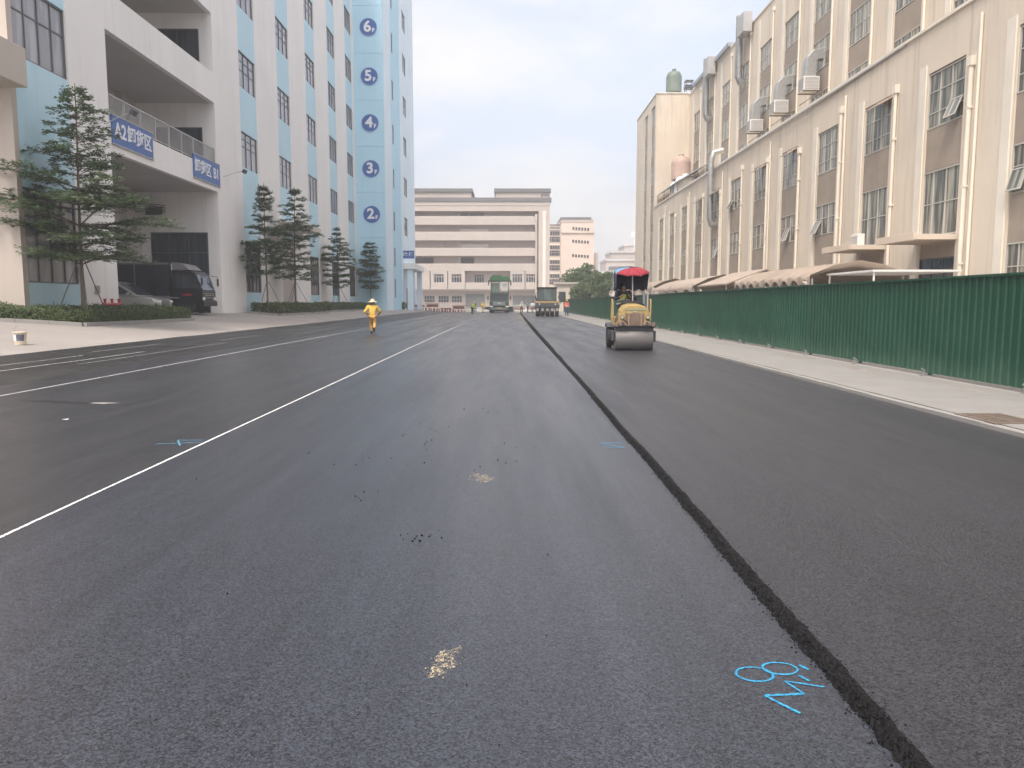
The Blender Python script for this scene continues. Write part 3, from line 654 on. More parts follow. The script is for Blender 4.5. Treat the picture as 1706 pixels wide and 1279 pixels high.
board_sign('blue loading bay board reading A2 under the terrace railing', 4.0, 1.25, (-17.79, 37.6, 9.27), PX, [('A2', .92, -1.25, 0, .02), ('卸货区', .82, .62, 0, .018)])
board_sign('blue loading bay board reading B1 beside the right pier', 4.0, 1.30, (-17.79, 46.6, 9.25), PX, [('卸货区', .82, -.62, 0, .018), ('B1', .85, 1.35, 0, .02)])
board_sign('small blue board with white characters above the tower porch', 1.85, 1.0, (-13.85, 107.55, 8.1), MY, [('B客梯', .60, 0, 0, .014)])
MB()
for i, z in enumerate([11.84, 17.09, 22.30, 27.54, 33.0]):
    nm = ['lowest round blue floor sign on the tower, above the smallest tree', 'second lowest round blue floor sign, with a white three', 'third lowest round blue floor sign, with a white four', 'third highest round blue floor sign in view, with a white five', 'highest whole round blue floor sign in view, with a white six', 'round blue floor sign cut off above the picture top'][i]
    s = thing('floor_sign', nm, 'sign', (-16.02, TY - .002, z), 0, 'floor number signs up the tower')
    MB().cyl((0, 0, 0), (0, -.06, 0), .96, n=40, smooth=False).build('disc', SIGNB, s)
    mb = MB()
    for k in range(40):
        a, b = 2 * math.pi * k / 40, 2 * math.pi * (k + 1) / 40
        P = lambda r, t, y: (r * math.cos(t), y, r * math.sin(t))
        mb.add([P(.96, a, -.066), P(.96, b, -.066), P(1.02, b, -.066), P(1.02, a, -.066)], [(0, 1, 2, 3)])
        mb.add([P(1.02, a, -.066), P(1.02, b, -.066), P(1.02, b, 0), P(1.02, a, 0)], [(0, 1, 2, 3)])
    mb.build('rim', M('pale_blue_rim', (.30, .45, .66), .5) if i == 0 else bpy.data.materials['pale_blue_rim'], s)
    link('lettering', text_mesh(str(i + 2), 1.65, SIGNW, .01, 1.05, .05), s, (-.12, -.068, .03), (R(90), 0, 0))
    link('lettering', text_mesh('F', .60, SIGNW, .01, 1, .03), s, (.56, -.068, -.36), (R(90), 0, 0))
def floodlight(label, base, tip):
    f = thing('floodlight', label, 'lamp', base); d = Vector(tip) - Vector(base)
    MB().tube([(0, 0, 0), d * .5 + Vector((0, 0, .04)), d], .022, 6).build('arm', GREYM, f)
    MB().obox(d + Vector((.05, 0, -.05)), (.2, .34, .24), (0, .5, 0)).build('lamp_head', DARKM, f, bevel=.015)
floodlight('dark floodlight on an arm above the A2 board', (-17.78, 35.2, 9.4), (-16.7, 35.4, 9.95))
floodlight('dark floodlight on an arm beside the B1 board', (-17.78, 49.2, 9.3), (-16.6, 49.6, 9.75))
# ------------------------------------------------------------------ right building: three storey podium with taller block behind
RB = thing('cream_building', 'long cream factory building with brown spandrels and air conditioners behind the green fence', 'building', (18, 40, .08))
def rbx(name, mat, *a, bevel=0, parent=None): return MB().box(*a).build(name, mat, parent or RB, world=True, bevel=bevel)
PXF, UXF = 18.0, 22.0
LEDGE, RROOF, WROOF = 13.2, 26.4, 26.6
bays = [28.1 - 5.87 * 2 + 5.87 * k - 2.7 for k in range(14)]      # near edge of each podium bay
bays = [b for b in bays if b < 94]
BW = 2.7
podw = win_mesh(BW, 1.72, [.32, .64], [.55], LIGHTM, G_RIGHT, .05, .08); podw3 = win_mesh(BW, 2.3, [.32, .64], [.28, .66], LIGHTM, G_RIGHT, .05, .08)
lowr = win_mesh(BW, 2.2, [.25, .5, .75], [.62], LIGHTM, G_RIGHT, .05, .08); tallw = win_mesh(BW, 2.75, [.27, .62], [.5], LIGHTM, G_RIGHT, .05, .08)
doorw = win_mesh(BW, 3.3, [.33, .66], [.72], DARKM, G_DARK, .07, .08)
DOORS = {}
edge_prev = 10.0
for k, y0 in enumerate(bays):
    y1 = y0 + BW; yc = (y0 + y1) / 2
    rbx('pier', CREAM, PXF, PXF + .55, edge_prev, y0, .05, 11.2); edge_prev = y1
    door = k in (3, 4)
    zs = [(0.05, 1.45, 'sp')] if not door else []
    if door:
        put_win(doorw, RB, (PXF + .12, yc, .08), MX, 'door'); rbx('spandrel_panel', BROWN, PXF + .06, PXF + .5, y0, y1, 3.38, 4.3)
        put_win(tallw, RB, (PXF + .12, yc, 4.3), MX)
    else:
        rbx('spandrel_panel', BROWN, PXF + .06, PXF + .5, y0, y1, .05, 1.43); put_win(lowr, RB, (PXF + .12, yc, 1.43), MX)
        rbx('spandrel_panel', BROWN, PXF + .06, PXF + .5, y0, y1, 3.63, 5.37); put_win(podw, RB, (PXF + .12, yc, 5.37), MX)
    rbx('spandrel_panel', BROWN, PXF + .06, PXF + .5, y0, y1, 7.07, 8.85)
    put_win(podw3, RB, (PXF + .12, yc, 8.85), MX)
rbx('pier', CREAM, PXF, PXF + .55, edge_prev, 95.9, .05, 11.2)
rbx('parapet', CREAM, PXF, PXF + .55, 10, 95.9, 11.2, LEDGE - .12)
rbx('coping', CREAM2, PXF - .10, PXF + .6, 9.9, 95.9, LEDGE - .12, LEDGE)
rbx('core_wall', CREAM, PXF + .55, 40, 10, 110, .05, 12.2)
# upper block
edge_prev = 10.0
ubays = sorted([93.4 - 5.97 * k - 3.0 for k in range(14)]); UW = 3.0
upr = win_mesh(UW, 2.1, [.3, .65], [.5], LIGHTM, G_RIGHT, .05, .08)
for k, y0 in enumerate(ubays):
    if y0 < 11: continue
    y1 = y0 + UW; yc = (y0 + y1) / 2
    rbx('pier', CREAM, UXF, UXF + .5, edge_prev, y0, 12.2, RROOF); edge_prev = y1
    for (a, b) in ((12.2, 14.2), (16.3, 17.8), (19.95, 21.4)): rbx('spandrel_panel', BROWN, UXF + .07, UXF + .5, y0, y1, a, b)
    for z in (14.2, 17.85, 21.4): put_win(upr, RB, (UXF + .13, yc, z), MX)
    rbx('wall', CREAM, UXF, UXF + .5, y0, y1, 23.5, RROOF)
rbx('pier', CREAM, UXF, UXF + .5, edge_prev, 95.9, 12.2, RROOF)
rbx('core_wall', CREAM, UXF + .5, 42, 10, 110, 12.2, RROOF - .3)
rbx('coping', CREAM2, UXF - .08, UXF + .58, 10, 95.9, RROOF, RROOF + .14)
rbx('roof_shed', M('blue_grey_sheet', (.30, .33, .38), .5, .1, 1), UXF - .35, 30, 78.5, 93, RROOF + .15, RROOF + .55)
# far wing standing forward, with narrow window slots
rbx('wing_wall', CREAM, PXF, UXF + .5, 95.9, 96.3, .05, WROOF)
slots = [(96.75, 99.1), (101.6, 103.8)]; e0 = 96.3
slw = win_mesh(2.2, 2.2, [.5], [.5], LIGHTM, G_DARK, .05, .06)
for (a, b) in slots:
    rbx('wing_wall', CREAM, PXF, PXF + .5, e0, a, .05, WROOF); e0 = b
    z = .05
    for j in range(7):
        z0 = 2.0 + 3.55 * j
        rbx('spandrel_panel', BROWN, PXF + .08, PXF + .5, a, b, z, z0); put_win(slw, RB, (PXF + .14, (a + b) / 2, z0), MX); z = z0 + 2.2
    rbx('wing_wall', CREAM, PXF, PXF + .5, a, b, z, WROOF)
rbx('wing_wall', CREAM, PXF, PXF + .5, e0, 110, .05, WROOF)
rbx('core_wall', CREAM, PXF + .5, 40, 96.3, 110, 12.2, WROOF - .1)
rbx('coping', CREAM2, PXF - .08, UXF + .6, 95.8, 110, WROOF, WROOF + .12)
# shallow pilaster strips beside the window bays
for y0 in bays: rbx('pilaster', CREAM2, PXF - .05, PXF, y0 + BW + .12, y0 + BW + .62, .05, 11.6)
for y0 in ubays:
    if y0 > 11: rbx('pilaster', CREAM2, UXF - .04, UXF, y0 + UW + .12, y0 + UW + .6, 12.2, RROOF - .5)
# rain pipes with heads on the piers
for k, y0 in enumerate(bays):
    if y0 < 20: continue
    yy = y0 - .55
    mb = MB().cyl((PXF - .09, yy, .1), (PXF - .09, yy, 10.6 + (k % 3) * .5), .075 + .02 * (k % 2), n=8)
    if k % 2: mb.cyl((PXF - .09, yy - .5, .1), (PXF - .09, yy - .5, 12.4), .06, n=8)
    mb.box(PXF - .2, PXF, yy - .14, yy + .14, 10.6 + (k % 3) * .5, 10.95 + (k % 3) * .5)
    for z in (3, 6, 9): mb.box(PXF - .18, PXF, yy - .11, yy + .11, z, z + .07)
    mb.build('downpipe', CREAM2, RB, world=True)
for k, y0 in enumerate(ubays):
    if y0 < 30: continue
    MB().cyl((UXF - .08, y0 - .45, 13), (UXF - .08, y0 - .45, RROOF - 1.0), .075, n=8).box(UXF - .18, UXF, y0 - .6, y0 - .3, RROOF - 1.0, RROOF - .7).build('downpipe', CREAM2, RB, world=True)
# service pipe run along the podium parapet
mb = MB().tube([(PXF - .05, 36, 13.05), (PXF - .16, 50, 12.95), (PXF - .16, 80, 12.95)], .05, 6); mb.build('service_pipe', GREYM, RB, world=True)
# drip hoods over some top windows
for k in (4, 6, 7, 9, 10):
    y0 = bays[k]; MB().prism([(PXF, 11.15), (PXF - .65, 10.75), (PXF - .65, 10.68), (PXF, 11.05)], 'y', y0 - .1, y0 + BW * .45).build('window_hood', TARP2, RB, world=True)
# a few sashes pushed open
sf_, sp_ = win_mesh(.84, .80, [], [], LIGHTM, G_RIGHT, .045, .03)
for k, z, dy, a in ((5, 5.45, .9, 24), (6, 5.45, -.0, 18), (8, 8.95, .9, 28), (2, 5.45, .85, 15), (9, 5.45, -.85, 20), (3, 8.95, -.85, 22)):
    if k < len(bays):
        o = link('open_sash', sf_, RB, (PXF + .03 - RB.location.x - math.sin(R(a)) * .8, bays[k] + BW / 2 + dy - RB.location.y, z - RB.location.z), (R(-a), 0, MX)); link('pane', sp_, o)
# two door canopies
for k in (3, 4):
    y0 = bays[k]; MB().box(PXF - 1.75, PXF, y0 - .15, y0 + BW + .25, 4.02, 4.24).box(PXF - 1.79, PXF - 1.75, y0 - .19, y0 + BW + .29, 4.0, 4.30).build('door_canopy', M('canopy_render', (.62, .53, .44), .8, .06, .8) if k == 3 else bpy.data.materials['canopy_render'], RB, world=True, bevel=.01)

# air conditioning boxes on brackets
def ac_unit(label, x, y, z, s=1.0):
    a = thing('air_conditioner', label, 'air conditioner', (x, y, z), 0, 'air conditioners on the cream building')
    MB().box(-.42 * s, 0, -.48 * s, .48 * s, 0, .78 * s).build('case', WHITEM, a, bevel=.02)
    mb = MB()
    for i in range(6): mb.box(-.44 * s, -.421 * s, -.40 * s, .40 * s, (.10 + .1 * i) * s, (.14 + .1 * i) * s)
    mb.build('grille', GREYM, a)
    MB().box(-.5 * s, .3, -.45 * s, -.40 * s, -.06, -.001).box(-.5 * s, .3, .40 * s, .45 * s, -.06, -.001).build('bracket', IRON, a)
    return a
def cooler(label, k, z):
    """evaporative cooler: louvred box on a bracket with a curved duct going up into the window"""
    y = ubays[k] + UW * .5
    a = thing('evaporative_cooler', label, 'air cooler', (UXF - .75, y, z), 0, 'evaporative coolers on the upper storeys')
    MB().box(-.55, .55, -.55, .55, 0, .95).build('case', WHITEM, a, bevel=.03)
    mb = MB()
    for i in range(9): mb.box(-.57, -.551, -.48, .48, .08 + .095 * i, .125 + .095 * i); mb.box(-.48, .48, -.57, -.551, .08 + .095 * i, .125 + .095 * i)
    mb.build('louvre', GREYM, a)
    pts = [(0, 0, .95), (0, 0, 1.75), (0.05, 0, 2.15), (.3, 0, 2.45), (.9, 0, 2.6)]
    rings = []
    for i, p in enumerate(pts):
        t = [0, 0, .5, 1.1, 1.57][i]; c, s_ = math.cos(t), math.sin(t)
        rings.append([(p[0] + u * c, v, p[2] - u * s_ * 1) for u, v in ((-.36, -.36), (.36, -.36), (.36, .36), (-.36, .36))])
    MB().loft(rings, smooth=False).build('duct', GALV, a, bevel=.03)
    MB().box(-.6, .8, -.5, -.44, -.07, -.001).box(-.6, .8, .44, .5, -.07, -.001).obox((.1, -.47, -.45), (1.3, .05, .05), (0, -.6, 0)).obox((.1, .47, -.45), (1.3, .05, .05), (0, -.6, 0)).build('bracket', IRON, a)
ui = {round(y): k for k, y in enumerate(ubays)}
near_u = [k for k, y in enumerate(ubays) if y > 48]
cooler('white louvred cooler with grey duct, nearest of three above the podium edge', near_u[1], 16.3)
cooler('white louvred cooler with grey duct, middle of three above the podium edge', near_u[2], 16.2)
cooler('white louvred cooler with grey duct, farthest of three above the podium edge', near_u[3], 16.1)
ac_unit('white air conditioner box low on the wall beside the open casement window', PXF, bays[5] + BW + .9, 1.9)
ac_unit('white air conditioner box on the door canopy nearest the tent', PXF - .4, bays[4] + 1.6, 4.26, .8)
ac_unit('white air conditioner box just above the accordion tent', PXF, bays[7] + 1.2, 1.75)
ac_unit('small white air conditioner box under the window behind the dark tent opening', PXF, bays[8] + .6, 1.6, .9)
# ventilation ducts rising up the facade
def duct(label, pts, r=.3, box=None):
    d = thing('ventilation_duct', label, 'duct', pts[0])
    o = Vector(pts[0]); MB().tube([Vector(p) - o for p in pts], r, 14).build('pipe', GALV, d)
    mb = MB()
    for p, q in zip(pts, pts[1:]):
        p, q = Vector(p) - o, Vector(q) - o; L = (q - p).length
        for i in range(1, int(L / 1.2)): c = p.lerp(q, i * 1.2 / L); dd = (q - p).normalized() * .03; mb.cyl(c - dd, c + dd, r + .025, n=14)
    mb.build('joint_ring', GALV, d)
    if box: MB().box(*box).build('fan_box', GREYM, d, world=True, bevel=.02)
y = ubays[near_u[4]] + 1.5
duct('grey duct bending out of an upper window and rising past the roof edge, nearer one', [(UXF + .4, y, 21.9), (UXF - .4, y, 21.9), (UXF - .55, y + .02, 22.3), (UXF - .55, y + .05, 27.8)], .33, (UXF - 1.0, UXF - .2, y - 2.6, y - .7, 25.6, 27.3))
y = ubays[near_u[6]] + 1.5
duct('grey duct bending out of an upper window and rising past the roof edge, farther one', [(UXF + .4, y, 21.4), (UXF - .4, y, 21.4), (UXF - .55, y + .02, 21.8), (UXF - .55, y + .05, 27.6)], .33, (UXF - 1.0, UXF - .2, y - 2.4, y - .7, 25.4, 27.2))
y = bays[9] + 1.2
duct('grey duct climbing the podium wall and bending over the parapet', [(PXF + .3, y, 8.2), (PXF - .35, y, 8.25), (PXF - .5, y, 8.8), (PXF - .5, y, 13.6), (PXF - .3, y, 14.3), (PXF + .5, y, 14.5)], .26)
def tank(label, c, r, h, mat, cat='tank'):
    t = thing('water_tank', label, cat, c)
    MB().lathe([(r, 0), (r * 1.02, h * .12), (r, h * .15), (r * 1.02, h * .4), (r, h * .43), (r * 1.02, h * .7), (r, h * .74), (r * .8, h * .92), (r * .3, h)], n=20).build('tank_body', mat, t)
    MB().cyl((0, 0, h * .98), (0, 0, h * 1.08), r * .28, n=12).build('lid', mat, t)
    mb = MB()
    for i in range(4):
        a = i * math.pi / 2 + .4; mb.cyl((r * .8 * math.cos(a), r * .8 * math.sin(a), -.001), (r * .8 * math.cos(a), r * .8 * math.sin(a), -.6), .06, n=6)
    mb.build('stand', IRON, t)
tank('tall green grey water tank on the far wing roof', (20.6, 98.6, WROOF + .8), .95, 2.6, GREYT)
mb = MB()
for dx, dy in ((1.5, -.3), (2.3, -.3), (1.5, .6), (2.3, .6)): mb.cyl((20.6 + dx, 98.6 + dy, WROOF + .1), (20.6 + dx, 98.6 + dy, WROOF + 2.2), .04, n=6)
mb.box(22.0, 23.0, 98.2, 99.3, WROOF + 1.3, WROOF + 1.7).box(22.0, 23.0, 98.2, 99.3, WROOF + 2.2, WROOF + 2.26)
tag(mb.build('roof_rack', DARKM), 'dark metal rack beside the green tank on the wing roof', 'rack')
tank('pinkish water tank standing on the terrace against the wing wall', (20.4, 92.6, 15.9), 1.1, 2.7, M('pink_tank', (.50, .36, .30), .6, .1, 2))
tank('white water tank lower on the terrace near the parapet', (19.6, 86.5, 13.0), 1.2, 2.4, WHITEM)
tank('white water tank on its frame at the terrace end', (19.8, 90.2, 13.2), 1.15, 2.2, WHITEM)
ts = thing('terrace_shed', 'lean-to roof of blue grey sheet on the terrace by the wing', 'shed', (18.9, 92, 12.2))
MB().prism([(PXF + .2, 14.4), (PXF + .2, 14.5), (UXF - .2, 16.6), (UXF - .2, 16.5)], 'y', 84.2, 95.6).build('roof', bpy.data.materials['blue_grey_sheet'], ts, world=True)
mb = MB()
for y in (84.4, 88, 91.6, 95.3): mb.box(PXF + .25, PXF + .32, y, y + .07, 12.2, 14.4)
mb.build('post', IRON, ts, world=True)

# ------------------------------------------------------------------ tents and light frame behind the fence
def tent(label, y0, y1, x0, x1, zw, zr, pleats, mat, name='tent', open_end=True, sag=.10):
    t = thing(name, label, 'tent', ((x0 + x1) / 2, (y0 + y1) / 2, .08)); xm = (x0 + x1) / 2
    N = pleats * 6 + 1; rings = []
    for i in range(N):
        y = y0 + (y1 - y0) * i / (N - 1); k = abs(math.sin(math.pi * i / 6)); s = sag * k
        sec = [(x0 - .05 * k, zw - .50 + .32 * k), (x0 - .02, zw - .12 + s * .3), (x0, zw - s * .4), (x0 + (xm - x0) * .5, (zw + zr) / 2 + .12 - s), (xm, zr - s), (x1 - (x1 - xm) * .5, (zw + zr) / 2 + .12 - s), (x1, zw - s * .4), (x1, zw - .5 + .32 * k)]
        rings.append([(x, y, z) for x, z in sec])
    MB().loft(rings, caps=False, closed=False).build('cover', mat, t, world=True)
    for x in (x0 + .06, x1 - .06):
        for i in range(0, pleats + 1):
            y = y0 + (y1 - y0) * i / pleats
            MB().box(x - .03, x + .03, y - .03, y + .03, .08, zw - .15).build('post', GALV, t, world=True)
            MB().obox((x, y + (y1 - y0) / pleats / 2, zw - .4), (.025, (y1 - y0) / pleats, .025), (.35 if i % 2 else -.35, 0, 0)).build('brace', GALV, t, world=True) if i < pleats else None
tent('pleated brown accordion tent with a zigzag hem behind the green fence', 31.2, 41.6, 12.2, 16.2, 2.62, 3.2, 9, TARP, sag=.24)
t2 = thing('tent', 'plain brown peaked tent with a dark open front beside the accordion tent', 'tent', (14, 45, .08))
MB().prism([(11.9, 2.55), (14.1, 3.35), (16.3, 2.55), (16.3, 2.47), (14.1, 3.27), (11.9, 2.47)], 'y', 42.3, 48.6).build('cover', TARP2, t2, world=True)
for x in (12, 16.2):
    for y in (42.5, 48.4): MB().box(x - .03, x + .03, y - .03, y + .03, .08, 2.5).build('post', GALV, t2, world=True)
MB().box(16.15, 16.19, 42.5, 48.4, .3, 2.45).build('back_curtain', M('dark_green_curtain', (.03, .045, .035), .9), t2, world=True)
tent('long low brown awning running away behind the far half of the fence', 49.4, 63, 11.8, 15.8, 2.55, 3.3, 4, TARP2, sag=.03)
tent('dusty brown awning farthest along behind the fence', 64, 80, 11.8, 15.8, 2.7, 3.5, 4, TARP, sag=.03)
fr = thing('light_shelter', 'thin white metal shelter frame with a flat roof behind the fence', 'shelter', (14.6, 29.6, .08))
mb = MB(); mb.box(13.0, 16.2, 27.6, 31.6, 2.60, 2.67); mb.build('roof', WHITEM, fr, world=True)
for x, y in ((13.1, 27.7), (16.1, 27.7), (13.1, 31.5), (16.1, 31.5)): MB().box(x - .025, x + .025, y - .025, y + .025, .08, 2.6).build('post', WHITEM, fr, world=True)

# ------------------------------------------------------------------ building closing the end of the street
EB = thing('galleried_building', 'beige galleried building with grey topped penthouses closing the end of the street', 'building', (-6, 185, 0))
def eb(name, mat, *a, parent=None): return MB().box(*a).build(name, mat, parent or EB, world=True)
EY = 185.0
eb('inner_wall', ENDW, -34, 7.3, EY + 1.9, EY + 14, 0, 24.2)
for (a, b) in ((19.85, 21.67), (16.2, 18.04), (12.56, 14.25), (9.03, 10.58)):
    eb('parapet', ENDP, -34, 6.6, EY, EY + .3, a, b); eb('gallery_floor', ENDW, -34, 6.9, EY + .3, EY + 1.9, a, a + .35)
    eb('rail', ENDW, -34, 6.6, EY + .05, EY + .2, b, b + .18)
eb('eaves', ENDP, -34.5, 9.9, EY - .2, EY + 1.9, 23.0, 24.3); eb('coping', DGREY, -34.8, 10.3, EY - .5, EY + 14, 25.2, 26.1); eb('eaves', ENDP, -34.6, 10.0, EY - .3, EY + 14, 24.3, 25.2)
for (a, b) in ((-34, -8.6), (-2.9, 9.9)):
    eb('penthouse', ENDP, a, b, EY + .6, EY + 12, 26.1, 27.5); eb('penthouse_cap', DGREY, a - .3, b + .3, EY + .2, EY + 12.4, 27.5, 28.3)
eb('urn_base', ENDW, 8.2, 9.6, EY - .2, EY + .5, 26.1, 26.5); eb('urn_base', DGREY, 7.9, 9.9, EY - .3, EY + .55, 26.5, 27.0)
eb('fin', ENDW, 7.3, 9.95, EY - .2, EY + 14, 0, 23.0); eb('fin_strip', M('pale_fin_strip', (.80, .74, .67), .8, .04, .3), 8.3, 9.0, EY - .42, EY - .2, 0, 23.0)
MB().cyl((6.75, EY - .2, 2), (6.75, EY - .2, 20.8), .24, n=10).cyl((6.75, EY - .2, 20.8), (6.75, EY - .2, 22.3), .34, n=10).build('flue', ENDP, EB, world=True)
for i, x in enumerate((-16.2, -12.0, 5.2)): eb('buttress', ENDW, x, x + .7, EY + 1.4, EY + 1.9, 4.6, 23)
sl = win_mesh(7.0, 1.2, [], [], ENDW, M('bright_gap', (.80, .74, .68), .8), .12, .1)
put_win(sl, EB, (-8.0, EY + 1.9, 17.9), MY); put_win(sl, EB, (-8.0, EY + 1.9, 14.4), MY); put_win(win_mesh(6.0, 1.1, [.4], [], ENDW, G_FAR, .1, .1), EB, (-8.6, EY + 1.9, 21.7), MY)
put_win(win_mesh(4, 1.7, [], [], ENDW, M('dim_gap', (.13, .12, .13), .9), .1, .1), EB, (-10.0, EY + 1.9, 10.7), MY); put_win(win_mesh(4.6, 1.7, [], [], ENDW, bpy.data.materials['dim_gap'], .1, .1), EB, (-20.0, EY + 1.9, 10.7), MY)
# projecting window boxes of the first floor
w3 = win_mesh(2.5, 2.1, [.25, .5, .75], [.68], ENDP, G_DARK, .14, .12)
for x0, x1 in ((-18.4, -14.4), (-14.2, -10.2), (0.6, 4.0), (4.2, 6.9)):
    xc = (x0 + x1) / 2
    for q in ((x0, xc - 1.25, 4.65, 9.0), (xc + 1.25, x1, 4.65, 9.0), (xc - 1.25, xc + 1.25, 4.65, 6.2), (xc - 1.25, xc + 1.25, 8.3, 9.0)): eb('window_box', ENDP, q[0], q[1], EY - .1, EY + .3, q[2], q[3])
    put_win(w3, EB, (xc, EY + .12, 6.2), MY)
eb('window_box', ENDP, -34, -18.6, EY + .02, EY + .3, 4.65, 9.0)
put_win(w3, EB, (-6.9, EY + 1.9, 6.2), MY); put_win(w3, EB, (-2.6, EY + 1.9, 6.2), MY)
eb('parapet', ENDP, -10.1, .5, EY + .02, EY + .3, 4.65, 6.3); eb('gallery_floor', ENDW, -34, 6.9, EY + .3, EY + 1.9, 4.3, 4.64)
g3 = win_mesh(2.6, 1.7, [.25, .5, .75], [.5], ENDP, G_DARK, .12, .1)
for x in (-18.9, -15.5, -12.3): put_win(g3, EB, (x, EY + 1.9, 1.5), MY)
eb('shutter', M('grey_far_shutter', (.20, .20, .20), .6), -10.2, -5.6, EY + 1.8, EY + 1.89, .05, 3.6); eb('shutter', bpy.data.materials['grey_far_shutter'], 1.2, 6.4, EY + 1.8, EY + 1.89, .05, 3.2)
mb = MB()
mb.prism([(-36, 20.0), (-21.4, 20.0), (-20.2, 21.2), (-20.2, 21.6), (-36, 21.6)], 'y', EY - 6, EY - 3)
# stepped blocks behind
B2 = thing('stepped_block', 'cream block with striped crown behind the galleried building', 'building', (14, 231, 0))
MB().box(10.5, 17.8, 230, 245, 0, 24.2).build('wall', M('pale_cream_far', (.76, .70, .60), .8, .05, .2), B2, world=True)
for z in (22.4, 23.3, 24.1): MB().box(10.4, 17.9, 229.8, 229.99, z, z + .3).build('band', DGREY, B2, world=True)
wf = win_mesh(5.0, 1.3, [.14, .28, .42, .56, .70, .85], [], ENDP, G_DARK, .12, .12); wf2 = win_mesh(4.4, 1.7, [.25, .5, .75], [.6], ENDP, G_DARK, .12, .12)
for z in (19.2, 15.2, 10.9, 6.8): put_win(wf, B2, (14.3, 230, z + 1.9), MY); put_win(wf2, B2, (14.0, 230, z), MY)
B3 = thing('tower_block', 'tall pale peach block with rows of small windows beyond the trees', 'building', (20, 226, 0))
MB().box(15.4, 24.9, 225, 240, 0, 24.4).box(15.4, 24.95, 224.6, 225, 21.5, 24.4).build('wall', M('peach_far', (.74, .61, .52), .8, .05, .2), B3, world=True)
MB().box(15.2, 24.0, 224.4, 240, 25.3, 25.9).build('coping', DGREY, B3, world=True); MB().box(15.3, 24.6, 224.5, 240, 24.4, 25.3).build('coping', ENDP, B3, world=True)
MB().box(24.95, 26.4, 227, 240, 0, 16).build('side_wall', ENDW, B3, world=True)
wt = win_mesh(.62, .9, [], [], ENDW, G_DARK, .05, .06)
for z in (22.3, 18.7, 14.6):
    for i in range(6): put_win(wt, B3, (18.9 + .85 * i, 224.6 if z > 21 else 225, z - .06 * i), MY)
sk = [(38, 62, 300, 17.5), (44, 70, 330, 22.5), (52, 84, 345, 26.5), (34, 44, 280, 12), (60, 100, 300, 18)]
for i, (a, b, y, h) in enumerate(sk):
    t = thing('far_block', ['low white block stepped below the far skyline', 'white block with a roof sign frame on the skyline', 'highest white block on the skyline by the cream wing', 'small white block nearest the round trees', 'long white block behind the cream wing'][i], 'building', ((a + b) / 2, y, 0))
    MB().box(a, b, y, y + 20, 0, h).build('wall', ENDP, t, world=True); MB().box(a - .4, b + .4, y - .5, y + 20, h, h + .8).build('coping', M('pale_coping', (.55, .53, .52), .8) if i == 0 else bpy.data.materials['pale_coping'], t, world=True)
    for j in range(int(h / 4)):
        MB().box(a + 1, b - 1, y - .12, y - .01, 2 + j * 4, 3.4 + j * 4).build('window_band', G_FAR, t, world=True)
ms = thing('roof_mast', 'thin white lattice mast on the skyline block', 'mast', (54, 331, 23.3))
MB().cyl((0, 0, 0), (0, 0, 7), .18, n=6).build('pole', WHITEM, ms); MB().box(-1.6, 1.6, -.2, .2, 6, 8).build('panel', WHITEM, ms)
# gatehouse at the far end of the fence
GH = thing('gatehouse', 'small cream gatehouse with a flat roof and dark doorway beyond the fence', 'building', (10.5, 137, 0))
for q in ((8.4, 10.9, 0, 4.7), (11.75, 12.6, 0, 4.7), (10.9, 11.75, 3.6, 4.7)): MB().box(q[0], q[1], 135, 139, q[2], q[3]).build('wall', CREAM, GH, world=True)
MB().box(8.1, 12.9, 134.6, 139.4, 4.7, 5.05).build('roof', ENDP, GH, world=True); MB().box(10.9, 11.75, 135.6, 135.7, 0, 3.6).build('door', DARKM, GH, world=True)
w9 = win_mesh(1.2, 1.8, [.5], [], DARKM, G_DARK, .06, .05); put_win(w9, GH, (9.5, 135.0, 1.6), MY)

# ------------------------------------------------------------------ thin summer haze
hz = MB().box(-1600, 1600, -1600, 1600, -1.3, 56).build('haze', [bpy.data.materials.new('haze_air')]); tag(hz, kind='stuff')
hm = bpy.data.materials['haze_air']; hm.use_nodes = True; hn, hl = nodes(hm); hn.remove(hn['Principled BSDF'])
pv = hn.new('ShaderNodeVolumePrincipled'); pv.inputs['Color'].default_value = (0.93, 0.95, 1.0, 1); pv.inputs['Density'].default_value = 0.0013
hl.new(pv.outputs['Volume'], hn['Material Output'].inputs['Volume'])
# ------------------------------------------------------------------ trees: tiers of flat sprays on a thin trunk
def leaves_mesh(name, C, N, U, size, asp, mat):
    """quads folded along the midrib: C centres, N normals, U length directions"""
    C, N, U = np.asarray(C), np.asarray(N), np.asarray(U); n = len(C)
    V = np.cross(N, U); V /= np.linalg.norm(V, axis=1, keepdims=True) + 1e-9
    sz = np.asarray(size).reshape(-1, 1)
    p0 = C; p1 = C + U * sz * .5 + V * sz * asp - N * sz * .04; p2 = C + U * sz - N * sz * .10; p3 = C + U * sz * .5 - V * sz * asp - N * sz * .04
    vs = np.stack([p0, p1, p2, p3], 1).reshape(-1, 3)
    me = bpy.data.meshes.new(name); me.vertices.add(4 * n); me.vertices.foreach_set('co', vs.ravel().astype(np.float32))
    me.loops.add(4 * n); me.loops.foreach_set('vertex_index', np.arange(4 * n, dtype=np.int32))
    me.polygons.add(n); me.polygons.foreach_set('loop_start', np.arange(0, 4 * n, 4, dtype=np.int32)); me.polygons.foreach_set('loop_total', np.full(n, 4, dtype=np.int32))
    me.materials.append(mat); me.update(calc_edges=True); return me
